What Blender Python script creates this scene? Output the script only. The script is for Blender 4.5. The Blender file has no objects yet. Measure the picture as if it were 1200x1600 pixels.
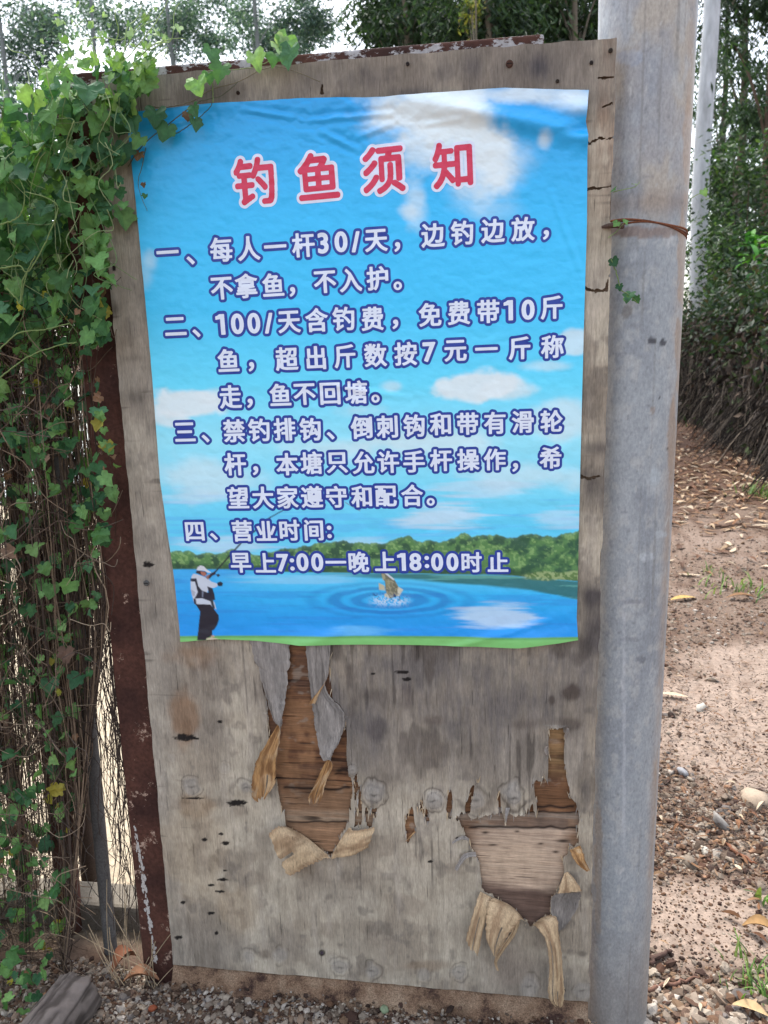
import bpy, math, random
import numpy as np
from mathutils import Matrix, Vector
rng = np.random.default_rng(7)
random.seed(7)
SC = bpy.context.scene
COL = SC.collection
R = math.radians

# ------------------------------------------------------------------ camera
FPX = 1250.0                                  # focal length in pixels of a 1200 x 1600 picture
CAM = np.array([0.7343, -1.4653, 1.3501])
def cam_axes(yaw, pitch, roll):
    cy, sy, cp, sp = math.cos(yaw), math.sin(yaw), math.cos(pitch), math.sin(pitch)
    cr, sr = math.cos(roll), math.sin(roll)
    f = np.array([sy * cp, cy * cp, -sp]); r = np.array([cy, -sy, 0.0]); u = np.cross(r, f)
    return cr * r + sr * u, -sr * r + cr * u, f
CR, CU, CF = cam_axes(R(-8.685), R(11.716), R(-1.611))
cd = bpy.data.cameras.new('camera')
cam = bpy.data.objects.new('camera', cd)
COL.objects.link(cam)
m4 = Matrix.Identity(4)
for i in range(3):
    m4[i][0], m4[i][1], m4[i][2], m4[i][3] = CR[i], CU[i], -CF[i], CAM[i]
cam.matrix_world = m4
cd.sensor_fit = 'HORIZONTAL'; cd.sensor_width = 36.0
cd.lens = 36.0 * FPX / 1200.0
cd.clip_start = 0.02; cd.clip_end = 2000
cd.dof.use_dof = True; cd.dof.focus_distance = 1.55; cd.dof.aperture_fstop = 11.0
SC.camera = cam

# ------------------------------------------------------------------ light
SUN_EL, SUN_AZ = R(62), R(-28)                # azimuth from +Y towards +X
w = bpy.data.worlds.new('World'); SC.world = w; w.use_nodes = True
nt = w.node_tree
sky = nt.nodes.new('ShaderNodeTexSky'); sky.sky_type = 'NISHITA'; sky.sun_disc = False
sky.sun_elevation = SUN_EL; sky.sun_rotation = SUN_AZ
sky.air_density = 1.0; sky.dust_density = 3.5; sky.ozone_density = 0.8
bg = nt.nodes['Background']; bg.inputs['Strength'].default_value = 0.13
hs = nt.nodes.new('ShaderNodeHueSaturation'); hs.inputs['Saturation'].default_value = 0.5   # thin bright cloud over the whole sky
nt.links.new(sky.outputs[0], hs.inputs['Color']); nt.links.new(hs.outputs[0], bg.inputs[0])
ld = bpy.data.lights.new('sun', 'SUN'); ld.energy = 0.9; ld.angle = R(14); ld.color = (1.0, 0.95, 0.87)
sun = bpy.data.objects.new('sun', ld); COL.objects.link(sun)
sd = Vector((math.sin(SUN_AZ) * math.cos(SUN_EL), math.cos(SUN_AZ) * math.cos(SUN_EL), math.sin(SUN_EL)))
sun.rotation_euler = (-sd).to_track_quat('-Z', 'Y').to_euler()
SC.view_settings.view_transform = 'Standard'; SC.view_settings.look = 'None'
SC.view_settings.exposure = 2.0; SC.view_settings.gamma = 1.0
SC.view_settings.use_curve_mapping = False
SC.render.engine = 'CYCLES'
SC.cycles.max_bounces = 6; SC.cycles.transparent_max_bounces = 8

# ------------------------------------------------------------------ measuring helpers
def P2W(px, py, Y=0.0):
    px = np.asarray(px, float); py = np.asarray(py, float)
    d = CF + ((px - 600) / FPX)[..., None] * CR - ((py - 800) / FPX)[..., None] * CU
    t = (Y - CAM[1]) / d[..., 1]
    return CAM + t[..., None] * d
GZ = -0.065
def P2G(px, py, Z=GZ):
    px = np.asarray(px, float); py = np.asarray(py, float)
    d = CF + ((px - 600) / FPX)[..., None] * CR - ((py - 800) / FPX)[..., None] * CU
    t = (Z - CAM[2]) / d[..., 2]
    return CAM + t[..., None] * d
def W2P(P):
    d = P - CAM; z = d @ CF
    return 600 + FPX * (d @ CR) / z, 800 - FPX * (d @ CU) / z
def at_depth(px, py, D):
    d = CF + (px - 600) / FPX * CR - (py - 800) / FPX * CU
    return CAM + D * d
def lin(c):
    c = np.asarray(c, float) / 255.0
    return np.where(c <= 0.04045, c / 12.92, ((c + 0.055) / 1.055) ** 2.4)
def hash2(ix, iy, seed):
    h = (ix.astype(np.int64) * 374761393 + iy.astype(np.int64) * 668265263 + seed * 1274126177) & 0xFFFFFFFF
    h = ((h ^ (h >> 13)) * 1274126177) & 0xFFFFFFFF
    return ((h ^ (h >> 16)) & 0xFFFF) / 65535.0
def vn(x, y, seed=0):
    x = np.asarray(x, float); y = np.asarray(y, float)
    ix = np.floor(x).astype(np.int64); iy = np.floor(y).astype(np.int64)
    fx = x - ix; fy = y - iy
    fx = fx * fx * (3 - 2 * fx); fy = fy * fy * (3 - 2 * fy)
    a = hash2(ix, iy, seed); b = hash2(ix + 1, iy, seed); c = hash2(ix, iy + 1, seed); d = hash2(ix + 1, iy + 1, seed)
    return (a + (b - a) * fx) * (1 - fy) + (c + (d - c) * fx) * fy
def fbm(x, y, seed=0, o=4):
    s = 0; a = .5; t = 0
    for k in range(o):
        s = s + a * vn(x * 2 ** k, y * 2 ** k, seed + k * 17); t += a; a *= .5
    return s / t
def ss(x, a, b):
    t = np.clip((x - a) / (b - a), 0, 1)
    return t * t * (3 - 2 * t)
def mixc(c, col, m):
    return c * (1 - m[..., None]) + np.asarray(col) * m[..., None]
def psdf(X, Y, loops, sx=1.0):
    """signed distance to closed loops (negative inside)"""
    D = np.full(X.shape, 1e18); ins = np.zeros(X.shape, bool)
    for L in loops:
        L = np.asarray(L, float); n = len(L)
        for i in range(n):
            x0, y0 = L[i]; x1, y1 = L[(i + 1) % n]
            ex, ey = (x1 - x0) * sx, y1 - y0
            wx, wy = (X - x0) * sx, Y - y0
            t = np.clip((wx * ex + wy * ey) / (ex * ex + ey * ey + 1e-20), 0, 1)
            D = np.minimum(D, (wx - ex * t) ** 2 + (wy - ey * t) ** 2)
            if y0 != y1:
                c = (y0 <= Y) != (y1 <= Y)
                ins ^= c & (X < x0 + (Y - y0) * (x1 - x0) / (y1 - y0))
    D = np.sqrt(D)
    return np.where(ins, -D, D)
def march(V, xs, ys, iso=0.0):
    """cells where V < iso, cut along the contour: vertices (N,2), quads, tris, boundary edges"""
    ny, nx = V.shape
    W = V - iso; W = np.where(np.abs(W) < 1e-9, 1e-9, W)
    ins = (W < 0).ravel(); Wf = W.ravel()
    gx, gy = np.meshgrid(xs, ys); gx = gx.ravel(); gy = gy.ravel()
    j, i = np.meshgrid(np.arange(nx - 1), np.arange(ny - 1))
    a = (i * nx + j).ravel(); b = a + 1; c = b + nx; d = a + nx
    cnt = ins[a].astype(int) + ins[b] + ins[c] + ins[d]
    full = cnt == 4
    quads = np.stack([a, b, c, d], 1)[full]
    mx = (cnt > 0) & (cnt < 4)
    T = np.concatenate([np.stack([a, b, c], 1)[mx], np.stack([a, c, d], 1)[mx]])
    N = nx * ny
    def ek(p, q):
        return N + np.minimum(p, q) * N + np.maximum(p, q)
    tris = []; q2 = []; bd = []
    for r in range(3):
        p, q, s = T[:, r], T[:, (r + 1) % 3], T[:, (r + 2) % 3]
        one = ins[p] & ~ins[q] & ~ins[s]
        tris.append(np.stack([p[one], ek(p, q)[one], ek(p, s)[one]], 1)); bd.append(np.stack([ek(p, q)[one], ek(p, s)[one]], 1))
        two = ~ins[p] & ins[q] & ins[s]
        q2.append(np.stack([ek(p, q)[two], q[two], s[two], ek(p, s)[two]], 1)); bd.append(np.stack([ek(p, s)[two], ek(p, q)[two]], 1))
    al = ins[T].all(1)
    tris.append(T[al])
    tris = np.concatenate(tris); quads = np.concatenate([quads] + q2); bd = np.concatenate(bd)
    keys = np.unique(np.concatenate([tris.ravel(), quads.ravel()]))
    isg = keys < N
    VX = np.zeros((len(keys), 2))
    VX[isg] = np.stack([gx[keys[isg]], gy[keys[isg]]], 1)
    e = keys[~isg] - N; p = e // N; q = e % N
    t = (Wf[p] / (Wf[p] - Wf[q]))
    VX[~isg] = np.stack([gx[p] + t * (gx[q] - gx[p]), gy[p] + t * (gy[q] - gy[p])], 1)
    f = lambda A: np.searchsorted(keys, A)
    return VX, f(quads), f(tris), f(bd)

# ------------------------------------------------------------------ object helpers
def mk(name, V, polys, mat, cols=None, parent=None, smooth=False, midx=None):
    V = np.asarray(V, np.float32)
    me = bpy.data.meshes.new(name)
    polys = [np.asarray(p, np.int32) for p in polys if len(p)]
    me.vertices.add(len(V)); me.vertices.foreach_set('co', V.ravel())
    tot = np.concatenate([np.full(len(p), p.shape[1], np.int32) for p in polys])
    lv = np.concatenate([p.ravel() for p in polys])
    me.loops.add(len(lv)); me.loops.foreach_set('vertex_index', lv)
    me.polygons.add(len(tot))
    me.polygons.foreach_set('loop_start', np.concatenate([[0], np.cumsum(tot)[:-1]]).astype(np.int32))
    me.polygons.foreach_set('loop_total', tot)
    for m in (mat if isinstance(mat, (list, tuple)) else [mat]):
        me.materials.append(m)
    if midx is not None: me.polygons.foreach_set('material_index', np.asarray(midx, np.int32))
    me.polygons.foreach_set('use_smooth', np.full(len(tot), smooth))
    if cols is not None:
        at = me.color_attributes.new('Col', 'FLOAT_COLOR', 'POINT')
        at.data.foreach_set('color', np.concatenate([np.asarray(cols, np.float32), np.ones((len(V), 1), np.float32)], 1).ravel())
    me.update(); me.validate()
    o = bpy.data.objects.new(name, me); COL.objects.link(o)
    if parent: o.parent = parent
    return o
def tag(o, label=None, cat=None, group=None, kind=None):
    if label: o['label'] = label
    if cat: o['category'] = cat
    if group: o['group'] = group
    if kind: o['kind'] = kind
    return o
def thing(name, label, cat, group=None, loc=(0, 0, 0)):
    o = bpy.data.objects.new(name, None); COL.objects.link(o); o.empty_display_size = .05
    o.location = loc
    return tag(o, label, cat, group)
class Acc:
    def __init__(s): s.V = []; s.Q = []; s.T = []; s.C = []; s.n = 0
    def add(s, V, Q=None, T=None, C=(1, 1, 1)):
        V = np.asarray(V, float)
        if Q is not None and len(Q): s.Q.append(np.asarray(Q) + s.n)
        if T is not None and len(T): s.T.append(np.asarray(T) + s.n)
        C = np.asarray(C, float)
        s.C.append(np.broadcast_to(C, (len(V), 3))); s.V.append(V); s.n += len(V)
    def build(s, name, mat, parent=None, smooth=False, origin=None):
        V = np.concatenate(s.V)
        if origin is not None: V = V - np.asarray(origin)
        ps = []
        if s.Q: ps.append(np.concatenate(s.Q))
        if s.T: ps.append(np.concatenate(s.T))
        return mk(name, V, ps, mat, np.concatenate(s.C), parent, smooth)
def tube(P, rad, n=6, cap=True):
    P = np.asarray(P, float); rad = np.broadcast_to(np.asarray(rad, float), (len(P),))
    T = np.gradient(P, axis=0); T /= np.linalg.norm(T, axis=1)[:, None] + 1e-12
    up = np.array([0, 0, 1.0]) if abs(T[0, 2]) < .9 else np.array([1.0, 0, 0])
    A = np.cross(T, up); A /= np.linalg.norm(A, axis=1)[:, None] + 1e-12
    B = np.cross(T, A)
    a = np.arange(n) * 2 * np.pi / n
    V = P[:, None] + rad[:, None, None] * (np.cos(a)[None, :, None] * A[:, None] + np.sin(a)[None, :, None] * B[:, None])
    V = V.reshape(-1, 3); Q = []
    k = np.arange(len(P) - 1)[:, None] * n; i = np.arange(n)[None]; j = (i + 1) % n
    Q = np.stack([k + i, k + j, k + n + j, k + n + i], -1).reshape(-1, 4)
    tr = []
    if cap:
        V = np.concatenate([V, P[:1], P[-1:]]); c0 = len(V) - 2; l = (len(P) - 1) * n
        ii = np.arange(n); jj = (ii + 1) % n
        tr = np.concatenate([np.stack([np.full(n, c0), jj, ii], 1), np.stack([np.full(n, c0 + 1), l + ii, l + jj], 1)])
    return V, Q, tr
def boxv(x0, x1, y0, y1, z0, z1):
    V = np.array([[x, y, z] for z in (z0, z1) for y in (y0, y1) for x in (x0, x1)], float)
    Q = np.array([[0, 2, 3, 1], [4, 5, 7, 6], [0, 1, 5, 4], [2, 6, 7, 3], [0, 4, 6, 2], [1, 3, 7, 5]])
    return V, Q

# ------------------------------------------------------------------ materials
def mat(name, col=None, rough=.7, spec=.3, attr=True, nscale=(40, 40, 40), namt=.25, bump=.0, bscale=None, translucent=0.0, metallic=0.0, extra=None, bdist=.002, tcol=None):
    m = bpy.data.materials.new(name); m.use_nodes = True
    t = m.node_tree; N = t.nodes; L = t.links
    b = N['Principled BSDF']; b.inputs['Roughness'].default_value = rough
    b.inputs['Specular IOR Level'].default_value = spec; b.inputs['Metallic'].default_value = metallic
    tc = N.new('ShaderNodeTexCoord')
    mp = N.new('ShaderNodeMapping'); mp.inputs['Scale'].default_value = nscale
    L.new(tc.outputs['Object'], mp.inputs['Vector'])
    nz = N.new('ShaderNodeTexNoise'); nz.inputs['Scale'].default_value = 1; nz.inputs['Detail'].default_value = 6; nz.inputs['Roughness'].default_value = .65
    L.new(mp.outputs[0], nz.inputs['Vector'])
    if attr:
        a = N.new('ShaderNodeAttribute'); a.attribute_name = 'Col'; src = a.outputs['Color']
    else:
        a = N.new('ShaderNodeRGB'); a.outputs[0].default_value = (*col, 1); src = a.outputs[0]
    if extra: src = extra(m, N, L, src, tc)
    mr = N.new('ShaderNodeMapRange'); mr.inputs['From Min'].default_value = .3; mr.inputs['From Max'].default_value = .7
    mr.inputs['To Min'].default_value = 1 - namt; mr.inputs['To Max'].default_value = 1 + namt
    L.new(nz.outputs['Fac'], mr.inputs['Value'])
    mu = N.new('ShaderNodeVectorMath'); mu.operation = 'SCALE'
    L.new(src, mu.inputs[0]); L.new(mr.outputs[0], mu.inputs['Scale'])
    L.new(mu.outputs[0], b.inputs['Base Color'])
    if bump:
        if bscale:
            m2 = N.new('ShaderNodeMapping'); m2.inputs['Scale'].default_value = bscale; L.new(tc.outputs['Object'], m2.inputs['Vector'])
            n2 = N.new('ShaderNodeTexNoise'); n2.inputs['Scale'].default_value = 1; n2.inputs['Detail'].default_value = 5; L.new(m2.outputs[0], n2.inputs['Vector'])
            h = n2.outputs['Fac']
        else: h = nz.outputs['Fac']
        bp = N.new('ShaderNodeBump'); bp.inputs['Strength'].default_value = bump; bp.inputs['Distance'].default_value = bdist
        L.new(h, bp.inputs['Height']); L.new(bp.outputs[0], b.inputs['Normal'])
    if translucent:
        tr = N.new('ShaderNodeBsdfTranslucent'); mx = N.new('ShaderNodeMixShader'); mx.inputs[0].default_value = translucent
        hs = N.new('ShaderNodeMix'); hs.data_type = 'RGBA'; hs.blend_type = 'MULTIPLY'; hs.inputs[0].default_value = 1
        L.new(mu.outputs[0], hs.inputs[6]); hs.inputs[7].default_value = (*(tcol or (1.25, 1.3, .55)), 1)
        L.new(hs.outputs[2], tr.inputs['Color'])
        L.new(b.outputs[0], mx.inputs[1]); L.new(tr.outputs[0], mx.inputs[2])
        L.new(mx.outputs[0], N['Material Output'].inputs['Surface'])
    return m
def rust_paint(white=.35, seed=0.0, sc=14.0, wcol=(.42, .41, .40), stretch=(1, 1, 1)):
    """rust with flakes of old pale paint left on it"""
    def ex(m, N, L, src, tc):
        mp = N.new('ShaderNodeMapping'); mp.inputs['Location'].default_value = (seed, seed, seed); mp.inputs['Scale'].default_value = stretch
        L.new(tc.outputs['Object'], mp.inputs[0])
        n = N.new('ShaderNodeTexNoise'); n.inputs['Scale'].default_value = sc; n.inputs['Detail'].default_value = 8; n.inputs['Roughness'].default_value = .72
        L.new(mp.outputs[0], n.inputs['Vector'])
        r = N.new('ShaderNodeValToRGB'); r.color_ramp.elements[0].position = 1 - white - .015; r.color_ramp.elements[1].position = 1 - white + .015
        L.new(n.outputs['Fac'], r.inputs[0])
        n3 = N.new('ShaderNodeTexNoise'); n3.inputs['Scale'].default_value = 9; n3.inputs['Detail'].default_value = 6
        L.new(mp.outputs[0], n3.inputs['Vector'])
        rr = N.new('ShaderNodeValToRGB'); e = rr.color_ramp.elements
        e[0].position = .3; e[0].color = (.036, .016, .013, 1); e[1].position = .75; e[1].color = (.105, .044, .030, 1)
        L.new(n3.outputs['Fac'], rr.inputs[0])
        mx = N.new('ShaderNodeMix'); mx.data_type = 'RGBA'
        L.new(r.outputs[0], mx.inputs[0]); L.new(rr.outputs[0], mx.inputs[6]); mx.inputs[7].default_value = (*wcol, 1)
        return mx.outputs[2]
    return ex
M = {}
def grainy(sc, z0, crack_sc, thr, dark, amt):
    def ex(m, N, L, src, tc):
        def nz(scale, det, ro, loc=(0, 0, 0)):
            mp = N.new('ShaderNodeMapping'); mp.inputs['Scale'].default_value = scale; mp.inputs['Location'].default_value = loc
            L.new(tc.outputs['Object'], mp.inputs[0])
            n = N.new('ShaderNodeTexNoise'); n.inputs['Scale'].default_value = 1; n.inputs['Detail'].default_value = det; n.inputs['Roughness'].default_value = ro
            L.new(mp.outputs[0], n.inputs['Vector']); return n.outputs['Fac']
        def mr(v, a, b, c, d):
            r = N.new('ShaderNodeMapRange'); r.inputs['From Min'].default_value = a; r.inputs['From Max'].default_value = b; r.inputs['To Min'].default_value = c; r.inputs['To Max'].default_value = d
            L.new(v, r.inputs[0]); return r.outputs[0]
        def mul(a, b):
            q = N.new('ShaderNodeMath'); q.operation = 'MULTIPLY'; L.new(a, q.inputs[0]); L.new(b, q.inputs[1]); return q.outputs[0]
        g = mr(nz(sc, 7, .75), .34, .66, 1 - amt, 1 + amt)
        k = mr(nz(crack_sc, 3, .55, (3, 1, 7)), thr, thr + .035, dark, 1)
        pt = mr(nz((7, 7, 4), 4, .6, (5, 5, 5)), .42, .58, 0, 1)     # cracks come in patches
        o = N.new('ShaderNodeMath'); o.operation = 'MAXIMUM'; L.new(k, o.inputs[0]); L.new(pt, o.inputs[1])
        f = mul(mul(g, o.outputs[0]), mr(nz((24, 24, 13), 5, .7, (9, 2, 4)), .3, .7, .80, 1.18))
        v = N.new('ShaderNodeVectorMath'); v.operation = 'SCALE'; L.new(src, v.inputs[0]); L.new(f, v.inputs['Scale']); return v.outputs[0]
    return ex
M['veneer'] = mat('weathered_veneer', rough=.88, spec=.12, nscale=(620, 620, 80), namt=.16, bump=.6, bscale=(420, 420, 26), bdist=.0014, extra=grainy((280, 280, 26), 1, (210, 210, 11), .315, .52, .19))
M['ply'] = mat('bare_inner_ply', rough=.8, spec=.2, extra=grainy((14, 200, 260), 1, (9, 100, 190), .33, .45, .24), nscale=(30, 300, 620), namt=.2, bump=.4, bscale=(12, 300, 420), bdist=.0012)
M['tan'] = mat('veneer_back', rough=.75, spec=.2, nscale=(520, 520, 60), namt=.24, bump=.35, bdist=.0008, extra=grainy((260, 260, 40), 1, (170, 170, 12), .31, .6, .18))
M['paper'] = mat('printed_sheet', rough=.38, spec=.5, nscale=(60, 60, 60), namt=.02, bump=.16, bscale=(55, 55, 75), bdist=.004)
M['ink'] = mat('printed_ink', rough=.38, spec=.5, nscale=(60, 60, 60), namt=.02, bump=.16, bscale=(55, 55, 75), bdist=.004)
M['steel'] = mat('rusted_steel', col=(.05, .03, .025), attr=False, rough=.85, spec=.2, nscale=(120, 120, 120), namt=.35, bump=.3, bdist=.001, extra=rust_paint(.385, 3.1, 20, (.36, .25, .19)))
M['rail'] = mat('flaking_rail_paint', col=(.05, .03, .025), attr=False, rough=.8, spec=.25, nscale=(120, 120, 120), namt=.25, bump=.3, bdist=.001, extra=rust_paint(.475, 7.7, 42, (.38, .37, .37), (.6, 1, 1.3)))
M['attr_rough'] = mat('earthy', rough=.9, spec=.15, nscale=(220, 220, 220), namt=.3, bump=.4, bdist=.001)
M['leaf'] = mat('vine_leaf', rough=.62, spec=.25, nscale=(90, 90, 90), namt=.26, bump=.3, bdist=.002, translucent=.3)
M['tree_leaf'] = mat('tree_leaf', rough=.55, spec=.3, nscale=(3, 3, 3), namt=.2, translucent=.3)
M['stem'] = mat('dry_stem', rough=.85, spec=.1, nscale=(90, 90, 90), namt=.3)
M['bark'] = mat('bark', rough=.85, spec=.15, nscale=(9, 9, 2), namt=.25, bump=.5, bdist=.02)
M['stone'] = mat('pebble_stone', rough=.85, spec=.2, nscale=(150, 150, 150), namt=.18, bump=.3, bdist=.001)
M['dead_leaf'] = mat('dead_leaf', rough=.75, spec=.2, nscale=(50, 50, 50), namt=.2)

# ------------------------------------------------------------------ ground
def gh(x, y):
    near = np.exp(-((x - 1) ** 2 + (y - .5) ** 2) / 9.0)
    pile = .016 * np.exp(-((y + .03) / .06) ** 2) * ss(x, -.05, .05) * ss(-x, -.98, -.86) * (.5 + fbm(x * 8, y * 8, 15, 3))
    pile = pile - .03 * np.exp(-((x - 1.02) / .16) ** 2 - ((y - .02) / .16) ** 2)
    return GZ + pile + near * (.022 * (fbm(x * 3.1 + 7, y * 3.1 + 3, 5, 3) - .5) + .012 * (fbm(x * 14, y * 14, 9, 3) - .5)) - .01 * ss(-x, .0, .6) * ss(y, .15, .6)
def sandmask(x, y):
    m = np.zeros_like(x)
    for (px, py, rx, ry) in [(1105, 1435, .32, .17), (1200, 1165, .42, .42), (1120, 1090, .3, .22), (1230, 1040, .5, .3)]:
        c = P2G(px, py)
        q = ((x - c[0]) / rx) ** 2 + ((y - c[1]) / ry) ** 2
        m = np.maximum(m, np.exp(-q * 1.1))
    return m
def ground_col(x, y):
    n = fbm(x * 2.3, y * 2.3, 31, 4); n2 = fbm(x * 19, y * 19, 41, 4); n3 = fbm(x * 60, y * 60, 43, 2)
    c = np.broadcast_to(lin([105, 90, 79]), x.shape + (3,)).copy()
    c = mixc(c, lin([120, 105, 94]), ss(n, .42, .62))
    c = mixc(c, lin([74, 56, 46]), ss(n2, .50, .70) * .7)
    s = np.clip(sandmask(x, y) + .5 * (n2 - .5), 0, 1)
    c = mixc(c, lin([136, 121, 109]), ss(s, .3, .6) * .9)
    c = mixc(c, lin([100, 80, 66]), ss(n3, .6, .8) * .4)
    d = np.hypot(x - 1, y + .5)
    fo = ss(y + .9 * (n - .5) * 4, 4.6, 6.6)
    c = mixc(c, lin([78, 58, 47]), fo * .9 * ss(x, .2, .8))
    yd = ss(-x + .25 * (n2 - .5), .02, .12) * ss(y + .1 * (n2 - .5), .10, .16)
    c = mixc(c, lin([158, 146, 126]), yd * ss(-y, -9, -5))
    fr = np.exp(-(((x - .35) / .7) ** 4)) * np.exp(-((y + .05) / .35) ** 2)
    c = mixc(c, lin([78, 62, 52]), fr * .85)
    return c
sp = lambda n, lo, hi, k: lo * 0 + np.sinh(np.linspace(-np.arcsinh(lo * -k), np.arcsinh(hi * k), n)) / k
gx = 1.0 + sp(420, -400, 400, 6.0); gy = .5 + sp(420, -400, 400, 5.0)
GX, GY = np.meshgrid(gx, gy)
a = (np.arange(419)[:, None] * 420 + np.arange(419)[None]).ravel()
gq = np.stack([a, a + 1, a + 421, a + 420], 1)
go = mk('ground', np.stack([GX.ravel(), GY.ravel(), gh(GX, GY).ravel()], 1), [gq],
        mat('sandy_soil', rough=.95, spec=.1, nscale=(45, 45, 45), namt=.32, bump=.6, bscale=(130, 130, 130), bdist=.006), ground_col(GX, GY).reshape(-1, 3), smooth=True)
tag(go, kind='structure')
pw = mk('pond_water', [[-60, 5.2, GZ + .02], [-1.2, 5.6, GZ + .02], [-1.0, 48, GZ + .02], [-60, 48, GZ + .02]], [[[0, 1, 2, 3]]],
        mat('pond_surface', col=(.05, .07, .06), attr=False, rough=.08, spec=.5, nscale=(1, 1, 1), namt=.1, bump=.1, bscale=(2, 6, 1), bdist=.05))
tag(pw, kind='structure')

# ------------------------------------------------------------------ pebbles, litter, twigs
def ico():
    t = (1 + 5 ** .5) / 2
    V = np.array([[-1, t, 0], [1, t, 0], [-1, -t, 0], [1, -t, 0], [0, -1, t], [0, 1, t], [0, -1, -t], [0, 1, -t], [t, 0, -1], [t, 0, 1], [-t, 0, -1], [-t, 0, 1]], float)
    F = np.array([[0, 11, 5], [0, 5, 1], [0, 1, 7], [0, 7, 10], [0, 10, 11], [1, 5, 9], [5, 11, 4], [11, 10, 2], [10, 7, 6], [7, 1, 8], [3, 9, 4], [3, 4, 2], [3, 2, 6], [3, 6, 8], [3, 8, 9], [4, 9, 5], [2, 4, 11], [6, 2, 10], [8, 6, 7], [9, 8, 1]])
    return V / np.linalg.norm(V[0]), F
IV, IF = ico()
def sub(V, F):
    V = list(map(tuple, V)); cache = {}; out = []
    def mid(a, b):
        k = (min(a, b), max(a, b))
        if k not in cache:
            m = (np.array(V[a]) + np.array(V[b])) / 2; V.append(tuple(m / np.linalg.norm(m))); cache[k] = len(V) - 1
        return cache[k]
    for a, b, c in F:
        x, y, z = mid(a, b), mid(b, c), mid(c, a); out += [[a, x, z], [b, y, x], [c, z, y], [x, y, z]]
    return np.array(V), np.array(out)
IV2, IF2 = sub(IV, IF)
def rotm(n):
    q = rng.normal(size=(n, 4)); q /= np.linalg.norm(q, axis=1)[:, None]
    a, b, c, d = q.T
    return np.stack([1 - 2 * (c * c + d * d), 2 * (b * c - a * d), 2 * (b * d + a * c), 2 * (b * c + a * d), 1 - 2 * (b * b + d * d), 2 * (c * d - a * b), 2 * (b * d - a * c), 2 * (c * d + a * b), 1 - 2 * (b * b + c * c)], 1).reshape(-1, 3, 3)
def stones(P, size, cols, V0=IV2, F0=IF2):
    n = len(P); k = len(V0)
    sc = size[:, None] * np.stack([rng.uniform(.75, 1.3, n), rng.uniform(.65, 1.0, n), rng.uniform(.45, .8, n)], 1)
    yaw = rng.uniform(0, 6.283, n); ti = rng.normal(0, .25, (n, 2))
    V = V0[None] * (1 + rng.normal(0, .15, (n, k, 1)))
    V = np.einsum('nij,nkj->nki', rotm(n), V); V = V * sc[:, None]
    c, s = np.cos(yaw)[:, None], np.sin(yaw)[:, None]
    X = V[..., 0] * c - V[..., 1] * s; Y = V[..., 0] * s + V[..., 1] * c; Z = V[..., 2] + X * ti[:, :1] + Y * ti[:, 1:]
    V = np.stack([X, Y, Z], -1) + P[:, None]
    F = F0[None] + (np.arange(n) * k)[:, None, None]
    return V.reshape(-1, 3), F.reshape(-1, 3), np.repeat(cols, k, 0)
def pal(n, cs, jit=.12):
    cs = np.array([lin(c) for c in cs]); i = rng.integers(0, len(cs), n)
    return np.clip(cs[i] * (1 + rng.normal(0, jit, (n, 1))), .01, .9)
STONE = [(116, 104, 92), (132, 121, 108), (102, 90, 78), (142, 131, 117), (94, 88, 84), (124, 106, 90), (78, 66, 56), (152, 144, 134), (90, 72, 60)]
def scatter(n, x0, x1, y0, y1, dens=None):
    px = rng.uniform(x0, x1, n); py = rng.uniform(y0, y1, n)
    P = P2G(px, py)
    if dens is not None:
        k = rng.uniform(size=n) < dens(px, py, P)
        P = P[k]
    return P
acc = Acc()
def peb(P, mean, sg, cols=STONE, mx=.03, V0=IV, F0=IF, sink=.2):
    s = np.clip(mean * np.exp(rng.normal(0, sg, len(P))), .0012, mx)
    P = P.copy(); P[:, 2] = gh(P[:, 0], P[:, 1]) + s * (.35 - sink)
    V, F, C = stones(P, s, pal(len(P), cs=cols), V0, F0)
    acc.add(V, T=F, C=C)
front = lambda px, py, P: (P[:, 1] < .06) * np.clip(1.1 - .5 * fbm(P[:, 0] * 9, P[:, 1] * 9, 77), 0, 1)
peb(scatter(16000, -40, 1000, 1500, 1640, front), .0034, .42)
peb(scatter(1600, -40, 1000, 1510, 1640, front), .0062, .33, V0=IV2, F0=IF2, mx=.012)
DIRT = [(74, 52, 40), (88, 66, 50), (58, 42, 35), (104, 84, 66), (52, 40, 34)]
peb(scatter(8600, -40, 1000, 1500, 1640, front), .0032, .4, DIRT)
notsand = lambda px, py, P: np.clip(1.25 - 2.1 * sandmask(P[:, 0], P[:, 1]) + .5 * (fbm(P[:, 0] * 5, P[:, 1] * 5, 3) - .5), .0, 1) * (P[:, 0] > 1.0)
band = lambda px, py, P: notsand(px, py, P) * np.clip(np.exp(-((py - 1255) / 75.) ** 2) + ss(py, 1500, 1560), 0, 1)
peb(scatter(10000, 1000, 1300, 1120, 1660, band), .0052, .45, STONE + [(130, 100, 78)] * 2)
peb(scatter(900, 1000, 1300, 1140, 1660, band), .0105, .35, V0=IV2, F0=IF2, mx=.02)
peb(scatter(12000, 1000, 1300, 760, 1660, notsand), .005, .5, DIRT + STONE[:3])
peb(scatter(1800, 1000, 1300, 760, 1200, notsand), .007, .4, STONE); peb(scatter(9000, 1000, 1300, 880, 1660), .0026, .4, DIRT + STONE[:2])
n_ = 1500; xr = rng.uniform(-.02, .93, n_); tr_ = rng.uniform(0, 1, n_) ** .7
Pr = np.stack([xr, np.interp(tr_, [0, 1], [-.012, -.055]), np.interp(tr_, [0, 1], [-.030, -.072])], 1); sr_ = np.clip(.0030 * np.exp(rng.normal(0, .45, n_)), .0012, .009)
V, F, C = stones(Pr, sr_, pal(n_, STONE + DIRT), IV, IF); acc.add(V, T=F, C=C)
gr = acc.build('gravel', M['stone']); tag(gr, kind='stuff')
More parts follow.
